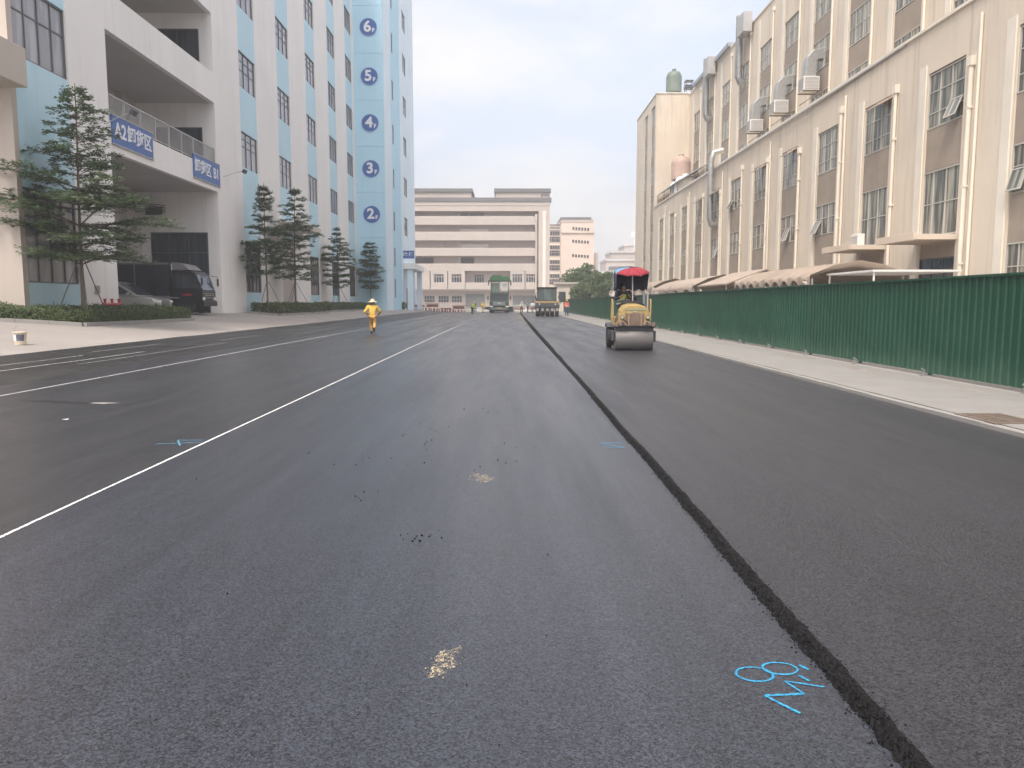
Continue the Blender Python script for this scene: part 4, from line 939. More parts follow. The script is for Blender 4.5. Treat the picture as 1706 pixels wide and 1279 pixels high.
def tier_tree(label, base, H, prof, tiers, mat, seed, trunk_r=.07, leaf=.11, z_first=.28, twigs=7, group=None, lean=0.0):
    """prof(t) gives the crown radius at the height fraction t"""
    rg = random.Random(seed); t = thing('street_tree', label, 'tree', base, 0, group)
    def trunk_at(z): k = z / H; return Vector((lean * k + .10 * math.sin(2.3 * k + seed) * k, .08 * math.sin(3.1 * k + seed * 2) * k, z))
    mb = MB(); mb.tube([trunk_at(H * i / 14) for i in range(15)], trunk_r, 9, r1=.012); mb.build('trunk', BARK, t)
    wood = MB(); C, N, U, SZ = [], [], [], []
    def rosette(p, d, s):
        k = rg.randint(6, 8); a0 = rg.uniform(0, 6.28)
        for i in range(k):
            a = a0 + 6.283 * i / k + rg.uniform(-.3, .3)
            u = Vector((math.cos(a), math.sin(a), rg.uniform(-.25, .45))).normalized()
            nn = Vector((rg.gauss(0, .28), rg.gauss(0, .28), 1)).normalized(); nn = (nn - u * nn.dot(u)).normalized()
            C.append(p + Vector((rg.gauss(0, .02), rg.gauss(0, .02), rg.gauss(0, .025)))); N.append(nn); U.append(u); SZ.append(s * rg.uniform(.65, 1.2))
    for k in range(tiers):
        f = z_first + (1 - z_first) * ((k + rg.uniform(-.45, .45)) / tiers); f = min(max(f, z_first * .95), .985)
        z = H * f; rad = prof(f); nb = rg.randint(4, 6); a0 = rg.uniform(0, 6.28)
        for b in range(nb):
            a = a0 + 6.283 * b / nb + rg.uniform(-.35, .35); L = rad * rg.uniform(.62, 1.12)
            if L < .12: continue
            rise = rg.uniform(.02, .34) * L; droop = rg.uniform(.0, .16) * L; o = trunk_at(z)
            P = lambda s: o + Vector((math.cos(a + .22 * s * s * (1 if b % 2 else -1)) * L * s, math.sin(a + .22 * s * s * (1 if b % 2 else -1)) * L * s, rise * math.sin(1.7 * s) - droop * s * s))
            wood.tube([P(i / 5) for i in range(6)], max(.008, .016 * L / 1.5), 5, r1=.004)
            m = max(4, int(twigs * 1.2 * L / 1.4))
            for j in range(m):
                s = .22 + .78 * (j + rg.random()) / m; p = P(min(s, 1)); side = 1 if j % 2 else -1
                wl_ = L * .34 * (1.15 - s * .75) * rg.uniform(.6, 1.3)
                da = a + side * rg.uniform(.6, 1.15); q = p + Vector((math.cos(da) * wl_, math.sin(da) * wl_, rg.uniform(-.14, .20)))
                wood.tube([p, p.lerp(q, .5) + Vector((0, 0, .02)), q], .006, 4, r1=.003)
                c = max(2, int(wl_ / .13))
                for i in range(c + 1): rosette(p.lerp(q, (i + .35) / (c + .35)), None, leaf)
            rosette(P(1), None, leaf)
    w_ = wood.build('branches', BARK, t); tag(w_, kind='stuff')
    tag(link('crown', leaves_mesh('crown', C, N, U, SZ, .26, mat), t), kind='stuff')
    return t, len(C)
def props(label, base, spread, zt, n=3, seed=0, a0=0.4):
    t = thing('tree_stakes', label, 'stakes', base); mb = None
    for i in range(n):
        a = a0 + 6.283 * i / n
        MB().cyl((math.cos(a) * spread, math.sin(a) * spread, -.05), (math.cos(a) * .08, math.sin(a) * .08, zt), .024, .02, 6).build('stake', STAKE, t)
    return t
def lerp_prof(P):
    def f(t):
        for (a, ra), (b, rb_) in zip(P, P[1:]):
            if t <= b: return ra + (rb_ - ra) * max(0, t - a) / (b - a)
        return P[-1][1]
    return f
nl = 0
T = [('tallest leafy street tree with wide layered branches beside the loading bay', (-16.35, 29.9, .70), 9.0, [(.25, 2.6), (.38, 3.3), (.52, 3.0), (.58, 2.0), (.7, 1.55), (.82, 1.15), (.92, .75), (1, .25)], 21, LEAF_A, 12, .085, .135, .25, 8),
     ('slim layered street tree at the near end of the second hedge', (-16.2, 52.3, .70), 8.7, [(.30, 1.25), (.45, 1.65), (.62, 1.25), (.72, .75), (.88, .62), (1, .2)], 19, LEAF_A, 23, .07, .16, .29, 9),
     ('broad layered street tree in the middle of the second hedge', (-16.2, 59.2, .70), 9.5, [(.28, 1.6), (.42, 2.2), (.62, 1.75), (.78, 1.2), (.9, .8), (1, .2)], 19, LEAF_A, 37, .085, .17, .26, 8),
     ('layered street tree in front of the last window strip', (-16.3, 74.8, .72), 8.0, [(.30, 1.5), (.5, 2.1), (.68, 1.7), (.82, .8), (1, .25)], 15, LEAF_B, 41, .07, .19, .28, 8),
     ('smallest street tree in front of the blue stair tower', (-16.0, 90.6, .70), 7.9, [(.30, 1.0), (.5, 1.9), (.72, 1.2), (.9, .8), (1, .3)], 14, LEAF_A, 53, .06, .21, .30, 8)]
for (lb, b, H, P, tr, m, sd, r_, lf, zf_, tw) in T:
    _, k = tier_tree(lb, b, H, lerp_prof(P), tr, m, sd, r_, lf, zf_, tw, 'street trees along the white factory'); nl += k
props('two dark slanting stakes propping the tallest street tree', (-16.35, 29.9, .72), 1.15, 2.5, 3, a0=-.95)
props('dark slanting stakes propping the slim street tree', (-16.2, 52.3, .72), 1.2, 2.2, 3, a0=.3)
props('dark slanting stakes propping the broad street tree', (-16.2, 59.2, .72), 1.3, 2.3, 3, a0=.1)
props('dark slanting stakes propping the tree before the last window strip', (-16.3, 74.8, .72), 1.3, 2.3, 3, a0=.5)
def blob_tree(label, base, H, R0, n, mat, seed, leaf=.30, z0=.25):
    """round dense crown made of many leaf clumps"""
    rg = random.Random(seed); t = thing('round_tree', label, 'tree', base)
    mb = MB(); mb.tube([(0, 0, 0), (.1, .05, H * .3), (.05, .1, H * .7)], .22, 8, r1=.06)
    for i in range(5): a = i * 1.26; mb.tube([(.05, .05, H * .28), (math.cos(a) * R0 * .4, math.sin(a) * R0 * .4, H * .55)], .08, 6, r1=.03)
    mb.build('trunk', BARK, t)
    cl = []
    for i in range(46):
        d = Vector((rg.gauss(0, 1), rg.gauss(0, 1), rg.gauss(0, 1))).normalized(); k = rg.uniform(.35, .92)
        cl.append((Vector((d.x * R0 * k, d.y * R0 * k, H * (z0 + (1 - z0) * .5) + d.z * H * (1 - z0) * .46 * k)), R0 * rg.uniform(.22, .36)))
    C, N, U, SZ = [], [], [], []
    for i in range(n):
        c, r = cl[rg.randrange(len(cl))]; d = Vector((rg.gauss(0, 1), rg.gauss(0, 1), rg.gauss(.25, 1))).normalized()
        C.append(c + d * r * rg.uniform(.75, 1.05)); nn = (d + Vector((rg.gauss(0, .5), rg.gauss(0, .5), rg.gauss(0, .5)))).normalized()
        u = nn.orthogonal().normalized(); u = (Matrix.Rotation(rg.uniform(0, 6.28), 3, nn) @ u); N.append(nn); U.append(u); SZ.append(leaf * rg.uniform(.6, 1.3))
    tag(link('crown', leaves_mesh('crown', C, N, U, SZ, .38, mat), t), kind='stuff')
blob_tree('tall dark round tree rising behind the gatehouse', (13.4, 143, 0), 9.4, 3.5, 7500, LEAF_F, 5, .42, .15)
blob_tree('lighter bushy round tree just beyond the fence end', (15.2, 128, 0), 6.9, 2.9, 7000, LEAF_F, 6, .36, .10)
blob_tree('low bright green bush tree behind the roller umbrella', (17.0, 112, 0), 4.6, 1.9, 4500, LEAF_B, 8, .28, .05)
blob_tree('dark shrub tree between the two taller round trees', (12.6, 131, 0), 5.4, 2.2, 4500, LEAF_F, 9, .32, .05)

# ------------------------------------------------------------------ clipped hedges in kerbed beds
def inpoly(x, y, P):
    c = False; j = len(P) - 1
    for i in range(len(P)):
        if (P[i][1] > y) != (P[j][1] > y) and x < (P[j][0] - P[i][0]) * (y - P[i][1]) / (P[j][1] - P[i][1]) + P[i][0]: c = not c
        j = i
    return c
def hedge(label, P, h, n, leaf, seed, kerb=True):
    rg = random.Random(seed); cx = sum(p[0] for p in P) / len(P); cy = sum(p[1] for p in P) / len(P)
    t = thing('hedge', label, 'hedge', (cx, cy, zl(cx)))
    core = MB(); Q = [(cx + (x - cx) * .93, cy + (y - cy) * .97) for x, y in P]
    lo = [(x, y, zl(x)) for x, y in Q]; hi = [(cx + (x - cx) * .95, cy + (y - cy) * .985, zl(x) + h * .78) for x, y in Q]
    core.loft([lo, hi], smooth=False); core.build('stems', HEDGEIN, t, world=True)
    C, N, U, SZ = [], [], [], []
    xs, ys_ = [p[0] for p in P], [p[1] for p in P]
    def top(x, y): return zl(x) + h * (.86 + .16 * mn.noise((x * 1.4, y * .9, seed)) + .12 * mn.noise((x * 4, y * 4, seed + 2)))
    E_ = [(P[i], P[(i + 1) % len(P)]) for i in range(len(P))]; EL = [math.dist(a, b) for a, b in E_]
    while len(C) < n:
        if rg.random() < .62:
            x, y = rg.uniform(min(xs), max(xs)), rg.uniform(min(ys_), max(ys_))
            if not inpoly(x, y, P): continue
            p = Vector((x, y, top(x, y) + rg.gauss(0, .035))); d = Vector((0, 0, 1))
        else:
            i = rg.choices(range(len(E_)), EL)[0]; a, b = E_[i]; s = rg.random(); x, y = a[0] + (b[0] - a[0]) * s, a[1] + (b[1] - a[1]) * s
            nx, ny = (b[1] - a[1]) / EL[i], -(b[0] - a[0]) / EL[i]
            if (x - cx) * nx + (y - cy) * ny < 0: nx, ny = -nx, -ny
            p = Vector((x - nx * rg.uniform(0, .14), y - ny * rg.uniform(0, .14), zl(x) + rg.random() ** .8 * (top(x, y) - zl(x)))); d = Vector((nx, ny, .3))
        nn = (d + Vector((rg.gauss(0, .55), rg.gauss(0, .55), rg.gauss(0, .45)))).normalized(); u = Matrix.Rotation(rg.uniform(0, 6.28), 3, nn) @ nn.orthogonal().normalized()
        u = (u + Vector((0, 0, .45))).normalized(); nn = (nn - u * nn.dot(u)).normalized()
        C.append(p - t.location); N.append(nn); U.append(u); SZ.append(leaf * rg.uniform(.6, 1.35))
    tag(link('leaves', leaves_mesh('leaves', C, N, U, SZ, .24, LEAF_H), t), kind='stuff')
    if kerb:
        for i, (a, b) in enumerate(E_):
            k = max(1, int(EL[i] / 1.0))
            for j in range(k):
                p, q = (a[0] + (b[0] - a[0]) * j / k, a[1] + (b[1] - a[1]) * j / k), (a[0] + (b[0] - a[0]) * (j + .985) / k, a[1] + (b[1] - a[1]) * (j + .985) / k)
                d = Vector((q[0] - p[0], q[1] - p[1], 0)).normalized(); nn = Vector((-d.y, d.x, 0))
                if nn.dot(Vector(((p[0] + q[0]) / 2 - cx, (p[1] + q[1]) / 2 - cy, 0))) < 0: nn = -nn
                r4 = [Vector((p[0], p[1], 0)) + nn * .02, Vector((q[0], q[1], 0)) + nn * .02, Vector((q[0], q[1], 0)) + nn * .14, Vector((p[0], p[1], 0)) + nn * .14]
                mb = MB(); mb.loft([[(v.x, v.y, zl(v.x) - .1) for v in r4], [(v.x, v.y, zl(v.x) + .13) for v in r4]], smooth=False)
                mb.build('kerb_stone', KERB, t, world=True)
    return t
hedge('nearest low hedge wrapping the corner around the tallest street tree', [(-15.5, 28.2), (-15.35, 37.6), (-17.3, 38.2), (-17.5, 28.5), (-24, 28.5), (-24, 24.4)], .62, 26000, .085, 3)
hedge('second low hedge between the truck exit and the goods door', [(-15.4, 52.0), (-15.4, 66.0), (-17.3, 66.0), (-17.3, 52.0)], .72, 12000, .12, 4)
hedge('farthest low hedge running up to the blue stair tower', [(-15.9, 69.0), (-15.7, 91.5), (-17.3, 91.5), (-17.4, 69.0)], .72, 10000, .15, 5)
# potted shrub by the porch
ps = thing('shrub', 'small green shrub by the tower porch', 'shrub', (-14.3, 106.2, .55)); rg = random.Random(3); C, N, U, SZ = [], [], [], []
for i in range(500):
    d = Vector((rg.gauss(0, 1), rg.gauss(0, 1), rg.gauss(0, 1))).normalized(); C.append(Vector((d.x * .5, d.y * .5, .6 + d.z * .55)) * rg.uniform(.7, 1)); N.append(d); U.append(d.orthogonal().normalized()); SZ.append(.2 * rg.uniform(.6, 1.2))
tag(link('leaves', leaves_mesh('leaves', C, N, U, SZ, .3, LEAF_B), ps), kind='stuff'); MB().cyl((0, 0, 0), (0, 0, .6), .05, n=6).build('stem', BARK, ps)

# ------------------------------------------------------------------ people
def skin_mesh(name, chains, mat, sub=2):
    """one continuous skin over connected edges; chains: lists of (key, pos, radius)"""
    V, E_, RAD, idx = [], [], [], {}
    for ch in chains:
        prev = None
        for key, p, r in ch:
            if key not in idx: idx[key] = len(V); V.append(p); RAD.append(r)
            if prev is not None: E_.append((prev, idx[key]))
            prev = idx[key]
    me = bpy.data.meshes.new(name); me.from_pydata(V, E_, []); me.update()
    o = bpy.data.objects.new(name, me); COL.objects.link(o)
    sm = o.modifiers.new('skin', 'SKIN'); sm.use_smooth_shade = True
    for i, r in enumerate(RAD):
        d = me.skin_vertices[0].data[i]; d.radius = r if isinstance(r, tuple) else (r, r); d.use_root = (i == 0)
    ss = o.modifiers.new('sub', 'SUBSURF'); ss.levels = sub; ss.render_levels = sub
    bpy.context.view_layer.update(); dg_ = bpy.context.evaluated_depsgraph_get()
    m2 = bpy.data.meshes.new_from_object(o.evaluated_get(dg_)); m2.name = name; bpy.data.objects.remove(o)
    m2.materials.clear(); m2.materials.append(mat); return m2
def person(label, loc, rz, J, shirt, trousers, vest=None, hat=None, shoes=None, group=None, fingers=True, tape=True):
    """J: joint positions with the figure facing -Y. z up from the ground (or seat)"""
    p = thing('person', label, 'person', loc, rz, group)
    v = lambda k: Vector(J[k])
    mid = (v('pelvis') + v('chest')) / 2
    body = [[('pelvis', v('pelvis'), (.13, .10)), ('mid', mid, (.12, .095)), ('chest', v('chest'), (.155, .11)), ('neck', v('neck'), .055), ('skull', v('head') + Vector((0, .01, -.04)), (.075, .088)), ('crown', v('head') + Vector((0, .015, .06)), (.070, .082))]]
    for s in 'lr':
        body.append([('chest', None, None), ('sh' + s, v('sh' + s), .062), ('el' + s, v('el' + s), .044), ('wr' + s, v('wr' + s), .030), ('ha' + s, v('ha' + s), (.040, .022))])
        body.append([('pelvis', None, None), ('hip' + s, v('hip' + s), .092), ('kn' + s, v('kn' + s), .058), ('an' + s, v('an' + s), .040), ('to' + s, v('to' + s), (.042, .03))])
        if fingers:
            h = v('ha' + s); d = (h - v('wr' + s)).normalized(); lat = d.cross(Vector((0, 1, 0)) if abs(d.y) < .8 else Vector((1, 0, 0))).normalized()
            for k, (off, ln) in enumerate([(-.030, .065), (-.010, .078), (.010, .072), (.028, .058)]):
                body.append([('ha' + s, None, None), ('f%s%d' % (s, k), h + lat * off + d * .035, .0095), ('g%s%d' % (s, k), h + lat * off + d * (.035 + ln * .6) + Vector((0, -.012, 0)), .0085), ('h%s%d' % (s, k), h + lat * off + d * (.03 + ln) + Vector((0, -.03, 0)), .007)])
            body.append([('wr' + s, None, None), ('t' + s, h - lat * .042 - d * .01, .011), ('u' + s, h - lat * .05 + d * .035 + Vector((0, -.015, 0)), .009)])
    link('body', skin_mesh('body', body, SKIN, 1 if not fingers else 2), p)
    # face: nose, ears, eyes, mouth
    hd = v('head'); fm = MB()
    fm.prism([(-.016, -.03), (.016, -.03), (0, .03)], 'y', hd.y - .098, hd.y - .07).box(-.03, .03, hd.y - .088, hd.y - .07, -.062, -.052)
    fm.v = [(a + hd.x, b, c + (hd.z if True else 0)) for a, b, c in fm.v]
    fm.cyl((hd.x - .082, hd.y + .02, hd.z), (hd.x - .072, hd.y + .02, hd.z), .028, n=8).cyl((hd.x + .072, hd.y + .02, hd.z), (hd.x + .082, hd.y + .02, hd.z), .028, n=8)
    fm.build('face', SKIN, p)
    ey = MB()
    for sx in (-.03, .03): ey.cyl((hd.x + sx, hd.y - .085, hd.z + .012), (hd.x + sx, hd.y - .070, hd.z + .012), .010, n=8)
    ey.build('eyes', DCLOTH, p)
    MB().lathe([(.092, -.02), (.096, .03), (.086, .08), (.055, .118), (0.0, .13)], (hd.x, hd.y + .022, hd.z), 14).build('hair', DCLOTH, p)
    top = [[('p', v('pelvis') + Vector((0, 0, -.06)), (.165, .135)), ('m', mid, (.160, .13)), ('c', v('chest'), (.185, .135)), ('n', v('neck') + Vector((0, 0, -.05)), .072)]]
    for s in 'lr':
        top.append([('c', None, None), ('s' + s, v('sh' + s), .082), ('e' + s, v('el' + s), .064), ('w' + s, v('wr' + s).lerp(v('el' + s), .08), .050)])
    link('jacket', skin_mesh('jacket', top, shirt), p)
    leg = [[('p', v('pelvis') + Vector((0, 0, .03)), (.150, .12))]]
    for s in 'lr': leg.append([('p', None, None), ('h' + s, v('hip' + s), .105), ('k' + s, v('kn' + s), .080), ('a' + s, v('an' + s).lerp(v('kn' + s), .08), .066)])
    link('trousers', skin_mesh('trousers', leg, trousers), p)
    for s in 'lr':
        a, b = v('an' + s), v('to' + s); mb = MB(); d = (b - a); d.z = 0; d = d.normalized() if d.length > 1e-4 else Vector((0, -1, 0))
        mb.tube([a + Vector((0, 0, .05)), a + Vector((0, 0, -.04)) - d * .02, a.lerp(b, .5) + Vector((0, 0, .0)), b + d * .03], .052, 8, r1=.040); mb.build('boot', shoes or BLACKM, p)
    if vest:
        vs = [[('p', v('pelvis') + Vector((0, 0, .02)), (.176, .145)), ('m', mid, (.172, .142)), ('c', v('chest'), (.200, .150)), ('n', v('neck') + Vector((0, 0, -.07)), .085)]]
        vo = link('vest', skin_mesh('vest', vs, vest), p)
        if tape:
            mb = MB()
            for k in (.25, .6):
                c = v('pelvis').lerp(v('chest'), k); mb.lathe([(1, -.025), (1, .025)], (0, 0, 0), 20)
                q = mb.v[-80:]; mb.v = mb.v[:-80] + [(c.x + a * .212, c.y + b_ * .172, c.z + z) for a, b_, z in q]
            mb.f = [f for f in mb.f if len(f) == 4]; mb.m = mb.m[:len(mb.f)]; mb.s = [True] * len(mb.f)
            mb.build('reflective_band', REFL, vo)
    if hat == 'straw':
        MB().lathe([(.24, -.035), (.245, -.028), (.17, 0.0), (.105, .012), (.10, .06), (.085, .11), (.04, .125), (0, .127)], (hd.x, hd.y + .015, hd.z + .055), 24).build('hat', STRAW, p)
    elif hat is not None:
        MB().lathe([(.125, .0), (.128, .012), (.108, .02), (.105, .07), (.075, .115), (.03, .13), (0, .132)], (hd.x, hd.y + .01, hd.z + .035), 18).build('helmet', hat, p)
    return p
def stand(walk=0.0, arms=0.2, elbow=.25, lean=.0, h=1.66, bend=0.0):
    """joints of a standing or striding figure, facing -Y"""
    k = h / 1.70; J = {}
    J['pelvis'] = (0, 0, .93); J['chest'] = (0, -.03 - lean * .35 - bend * .28, 1.27 - bend * .12); J['neck'] = (0, -.04 - lean * .5 - bend * .44, 1.45 - bend * .2); J['head'] = (0, -.06 - lean * .55 - bend * .54, 1.58 - bend * .25)
    for s, sx in (('l', 1), ('r', -1)):
        w = walk * sx; J['hip' + s] = (.095 * sx, 0, .88); 
        if w >= 0: J['kn' + s] = (.10 * sx, -.05 - .26 * w, .49 + .03 * w); J['an' + s] = (.095 * sx, -.02 - .30 * w, .085); J['to' + s] = (.11 * sx, -.16 - .30 * w, .045)
        else: J['kn' + s] = (.095 * sx, -.03 + .02 * -w, .49); J['an' + s] = (.09 * sx, .34 * -w, .10 + .22 * -w); J['to' + s] = (.095 * sx, .36 * -w - .05, .045 + .07 * -w)
        sy = J['chest'][1]; sz = J['chest'][2] + .12
        J['sh' + s] = (.195 * sx, sy - bend * .05, sz); J['el' + s] = (.195 * sx + arms * .35 * sx, sy + .05 + .16 * w, sz - .27)
        J['wr' + s] = (.195 * sx + (arms * .35 - elbow * .25) * sx, sy - elbow * .6 + .20 * w, sz - .47 + elbow * .12); d = Vector(J['wr' + s]) - Vector(J['el' + s]); q = Vector(J['wr' + s]) + d.normalized() * .08; J['ha' + s] = tuple(q)
    return {a: (x * k, y * k, z * k) for a, (x, y, z) in J.items()}
# worker walking away on the left lane
person('worker in yellow workwear and wide straw hat walking away across the left lane', (-6.37, 36.4, .015), R(185), stand(walk=.85, arms=.55, elbow=.55, lean=.10, h=1.60), WORKY, WORKO, hat='straw', shoes=DCLOTH)
grp = 'workers by the far machines'
person('worker in an orange vest and blue trousers standing by the far fence', (6.35, 83.2, .09), R(20), stand(.15, .2, .3, h=1.7), VESTR, BCLOTH, vest=VESTR, hat=WORKY, group=grp)
person('worker in dark clothes and lime vest stooping beside the long white line', (-4.7, 101.5, 0), R(70), stand(.2, .1, .2, bend=.9, h=1.6), VESTY, DCLOTH, vest=None, hat=None, group=grp)
far = [('worker in yellow overalls bending by the green paver wing', -3.7, 116.5, 200, WORKY, WORKY, None, .55, STRAW), ('worker in lime vest and yellow helmet right of the green truck', 4.75, 112, 10, GCLOTH, DCLOTH, VESTY, 0, WORKY),
       ('worker in grey shirt leaning on a rake beside the paver', 2.9, 114, 120, GCLOTH, DCLOTH, None, .35, None), ('worker in pale shirt with back turned between paver and tyred roller', 3.7, 116, 170, REFL, GCLOTH, None, 0, None),
       ('worker in pale vest standing just right of the paver wing', 2.1, 118, 20, REFL, DCLOTH, VESTY, .1, WHITEM), ('worker in lime jacket left of the green truck', -5.4, 121, 40, VESTY, DCLOTH, None, .2, WORKY)]
for (lb, x, y, a, c1, c2, vs_, bd, ht) in far: person(lb, (x, y, .004), R(a), stand(.1 + .2 * rnd.random(), .25, .35, bend=bd, h=rnd.uniform(1.62, 1.75)), c1, c2, vest=vs_, hat=ht, group=grp, fingers=True, tape=False)
# ------------------------------------------------------------------ machines and vehicles
def wheel(parent, c, r, w, hub=None, axis='x', n=24, tread=True):
    """a tyre (part) with its rim (sub-part); axle along X or Y"""
    prof = [(r * .58, -w / 2), (r * .9, -w / 2), (r * .985, -w * .40), (r, -w * .25), (r, w * .25), (r * .985, w * .40), (r * .9, w / 2), (r * .58, w / 2)]
    mb = MB().lathe(prof, n=n)
    me = mb.mesh('wheel', BLACKM); o = link('wheel', me, parent, c, (0, R(90), 0) if axis == 'x' else (R(90), 0, 0))
    q = MB().lathe([(r * .58, -w * .46), (r * .50, -w * .40), (r * .2, -w * .30), (r * .18, -w * .48), (0.0, -w * .48)], n=16).lathe([(r * .58, w * .46), (r * .50, w * .40), (r * .2, w * .30), (r * .18, w * .48), (0.0, w * .48)], n=16)
    q.build('rim', hub or GREYM, o); return o
# ---- small ride-on roller facing the camera (front = -Y)
DULLW = M('dusty_lamp_lens', (.40, .36, .28), .35, .12, 9)
RO = thing('road_roller', 'small yellow ride-on roller with a steel drum under a red umbrella', 'roller', (3.86, 23.4, .041), R(-3))
dr = MB(); NN = 40; dw = .575; r_ = .345
dr.lathe([(r_ - .05, -dw), (r_ - .008, -dw), (r_, -dw + .01), (r_, dw - .01), (r_ - .008, dw), (r_ - .05, dw)], n=NN)
d_o = link('drum', dr.mesh('drum', STEEL), RO, (0, .345, r_), (0, R(90), 0))
MB().lathe([(r_ - .05, -dw + .05), (.12, -dw + .05), (.12, -dw - .01), (0, -dw - .01)], n=24, smooth=False).lathe([(r_ - .05, dw - .05), (.12, dw - .05), (.12, dw + .01), (0, dw + .01)], n=24, smooth=False).build('drum_side', RUSTY, d_o)
fk = MB()
for s in (-1, 1):
    fk.box(s * .60, s * .655, .10, .62, .30, .60) if s > 0 else fk.box(s * .655, s * .60, .10, .62, .30, .60)
    fk.cyl((s * .585, .345, .345), (s * .67, .345, .345), .09, n=16)
fk.box(-.655, .655, .03, .09, .705, .755); fk.box(-.60, .60, .09, .95, .71, .755)
fk.build('drum_frame', DARKM, RO, bevel=.012)
MB().box(-.58, .58, .10, .14, .625, .705).build('scraper', DARKM, RO)
# bonnet: shouldered hood with an open radiator front
sec = [(-.50, .76), (-.47, .98), (-.43, 1.22), (-.31, 1.36), (-.16, 1.405), (.16, 1.405), (.31, 1.36), (.43, 1.22), (.47, .98), (.50, .76)]
rings = [[(x * k, y, .76 + (z - .76) * kz) for x, z in sec] for y, k, kz in ((.04, .97, .93), (.10, 1, .97), (.45, 1.0, 1.0), (.95, .98, 1.04), (1.12, .96, 1.04))]
MB().loft(rings, smooth=False, caps=True).build('bonnet', YELLOW, RO, bevel=.02)
fr = MB()
for a, b in (((-.49, .76), (-.27, 1.15)), ((.27, .76), (.49, 1.15))): fr.box(a[0], b[0], .02, .08, a[1], b[1])
fr.prism([(-.45, 1.14), (.45, 1.14), (.40, 1.20), (.29, 1.30), (-.29, 1.30), (-.40, 1.20)], 'y', .02, .10)
fr.build('front_cowl', YELLOW, RO, bevel=.02)
MB().box(-.27, .27, -.005, .038, .76, 1.14).build('radiator', RUSTY, RO)
gm = MB()
for i in range(11): gm.box(-.265, .265, -.016, -.005, .78 + .032 * i, .792 + .032 * i)
for x in (-.19, .19): gm.box(x - .02, x + .02, -.022, -.006, .76, 1.14)
gm.build('radiator_grille', M('dusty_bar', (.30, .22, .17), .8, .15, 9), RO)
bn = MB().prism([(-.34, 1.235), (.34, 1.235), (.315, 1.262), (-.315, 1.262)], 'y', .008, .022); bn.build('bonnet_stripe', M('grey_green_stripe', (.26, .34, .27), .6, .1, 6), RO)
for s in (-1, 1):
    h = MB().cyl((s * .385, -.03, 1.02), (s * .385, .03, 1.02), .062, n=16); ho = h.build('headlight', DARKM, RO); MB().cyl((s * .385, -.036, 1.02), (s * .385, -.029, 1.02), .052, n=16).build('lens', DULLW, ho)
    MB().box(s * .42 - .06, s * .42 + .06, -.05, .03, .76, .90).obox((s * .30, -.03, .80), (.10, .08, .07)).obox((s * .56, .02, .80), (.10, .12, .12), (0, .3, 0)).build('front_bracket', RUSTY, RO, bevel=.01)
    MB().cyl((s * .36, -.05, .83), (s * .36, -.075, .83), .045, n=12).build('towing_hook', DARKM, RO)
# chassis, fenders, rear tyres
MB().box(-.48, .48, .95, 2.15, .45, .95).build('chassis', DARKM, RO, bevel=.02)
MB().box(-.54, .54, 1.45, 2.30, .72, 1.02).build('rear_body', YELLOW, RO, bevel=.04)
for s in (-1, 1):
    for q in (.40, .62): wheel(RO, (s * q, 1.85, .36), .36, .19, YELLOW)
    fe = MB()
    for i in range(2, 7):
        a, b = math.pi * i / 9, math.pi * (i + 1) / 9
        P = lambda t, rr: (1.85 - math.cos(t) * rr, .40 + math.sin(t) * rr)
        fe.prism([P(a, .40), P(b, .40), P(b, .43), P(a, .43)], 'x', s * .32 if s > 0 else s * .74, s * .74 if s > 0 else s * .32)
    fe.build('fender', DARKM, RO)
MB().box(-.26, .26, 1.44, 1.92, 1.02, 1.24).box(-.26, .26, 1.86, 1.98, 1.24, 1.62).build('seat', BLACKM, RO, bevel=.04)
cs = MB().box(-.42, .42, 1.10, 1.24, .95, 1.42).obox((0, 1.10, 1.47), (.66, .26, .06), (.4, 0, 0)); cs.build('dashboard', BLACKM, RO, bevel=.02)
st = MB(); st.tube([(.17 * math.cos(t), 1.24 - .06 * math.sin(t) , 1.56 + .15 * math.sin(t)) for t in np.linspace(0, 2 * math.pi, 21)], .016, 6); st.cyl((0, 1.14, 1.46), (0, 1.24, 1.56), .02, n=8)
for a in (.5, 2.6, 4.7): st.cyl((0, 1.24, 1.56), (.17 * math.cos(a), 1.24 - .06 * math.sin(a), 1.56 + .15 * math.sin(a)), .012, n=6)
st.build('steering_wheel', BLACKM, RO)
hb = MB()
for s in (-1, 1): hb.tube([(s * .60, 1.0, .80), (s * .60, 1.0, 1.50), (s * .60, 1.04, 1.56), (s * .60, 1.35, 1.56), (s * .60, 1.40, 1.50), (s * .60, 1.40, .95)], .022, 8)
hb.build('hand_rail', YELLOW, RO)
MB().cyl((.50, 1.0, 1.0), (.50, 1.0, 1.75), .035, n=8).build('exhaust_pipe', GALV, RO)
MB().box(.46, .54, 1.9, 1.98, .95, 1.8).box(-.56, -.48, 1.9, 1.98, .95, 1.5).build('rear_post', GALV, RO)
hs = MB()
for x, zz in ((.33, 0), (.38, .03), (-.36, .02)): hs.tube([(x, .02, .98 - zz), (x + .10, -.04, .90), (x + .16, .0, .80), (x + .2, .08, .74)], .014, 6)
hs.build('hydraulic_hose', BLACKM, RO)
MB().box(-.50, -.497, .45, .80, .95, 1.12).build('side_decal', LABELD, RO); MB().box(-.06, .06, .006, .012, 1.165, 1.20).build('maker_plate', GALV, RO)
MB().box(-.66, -.60, .2, .5, .30, .42).build('bearing_cover', RUSTY, RO, bevel=.01)
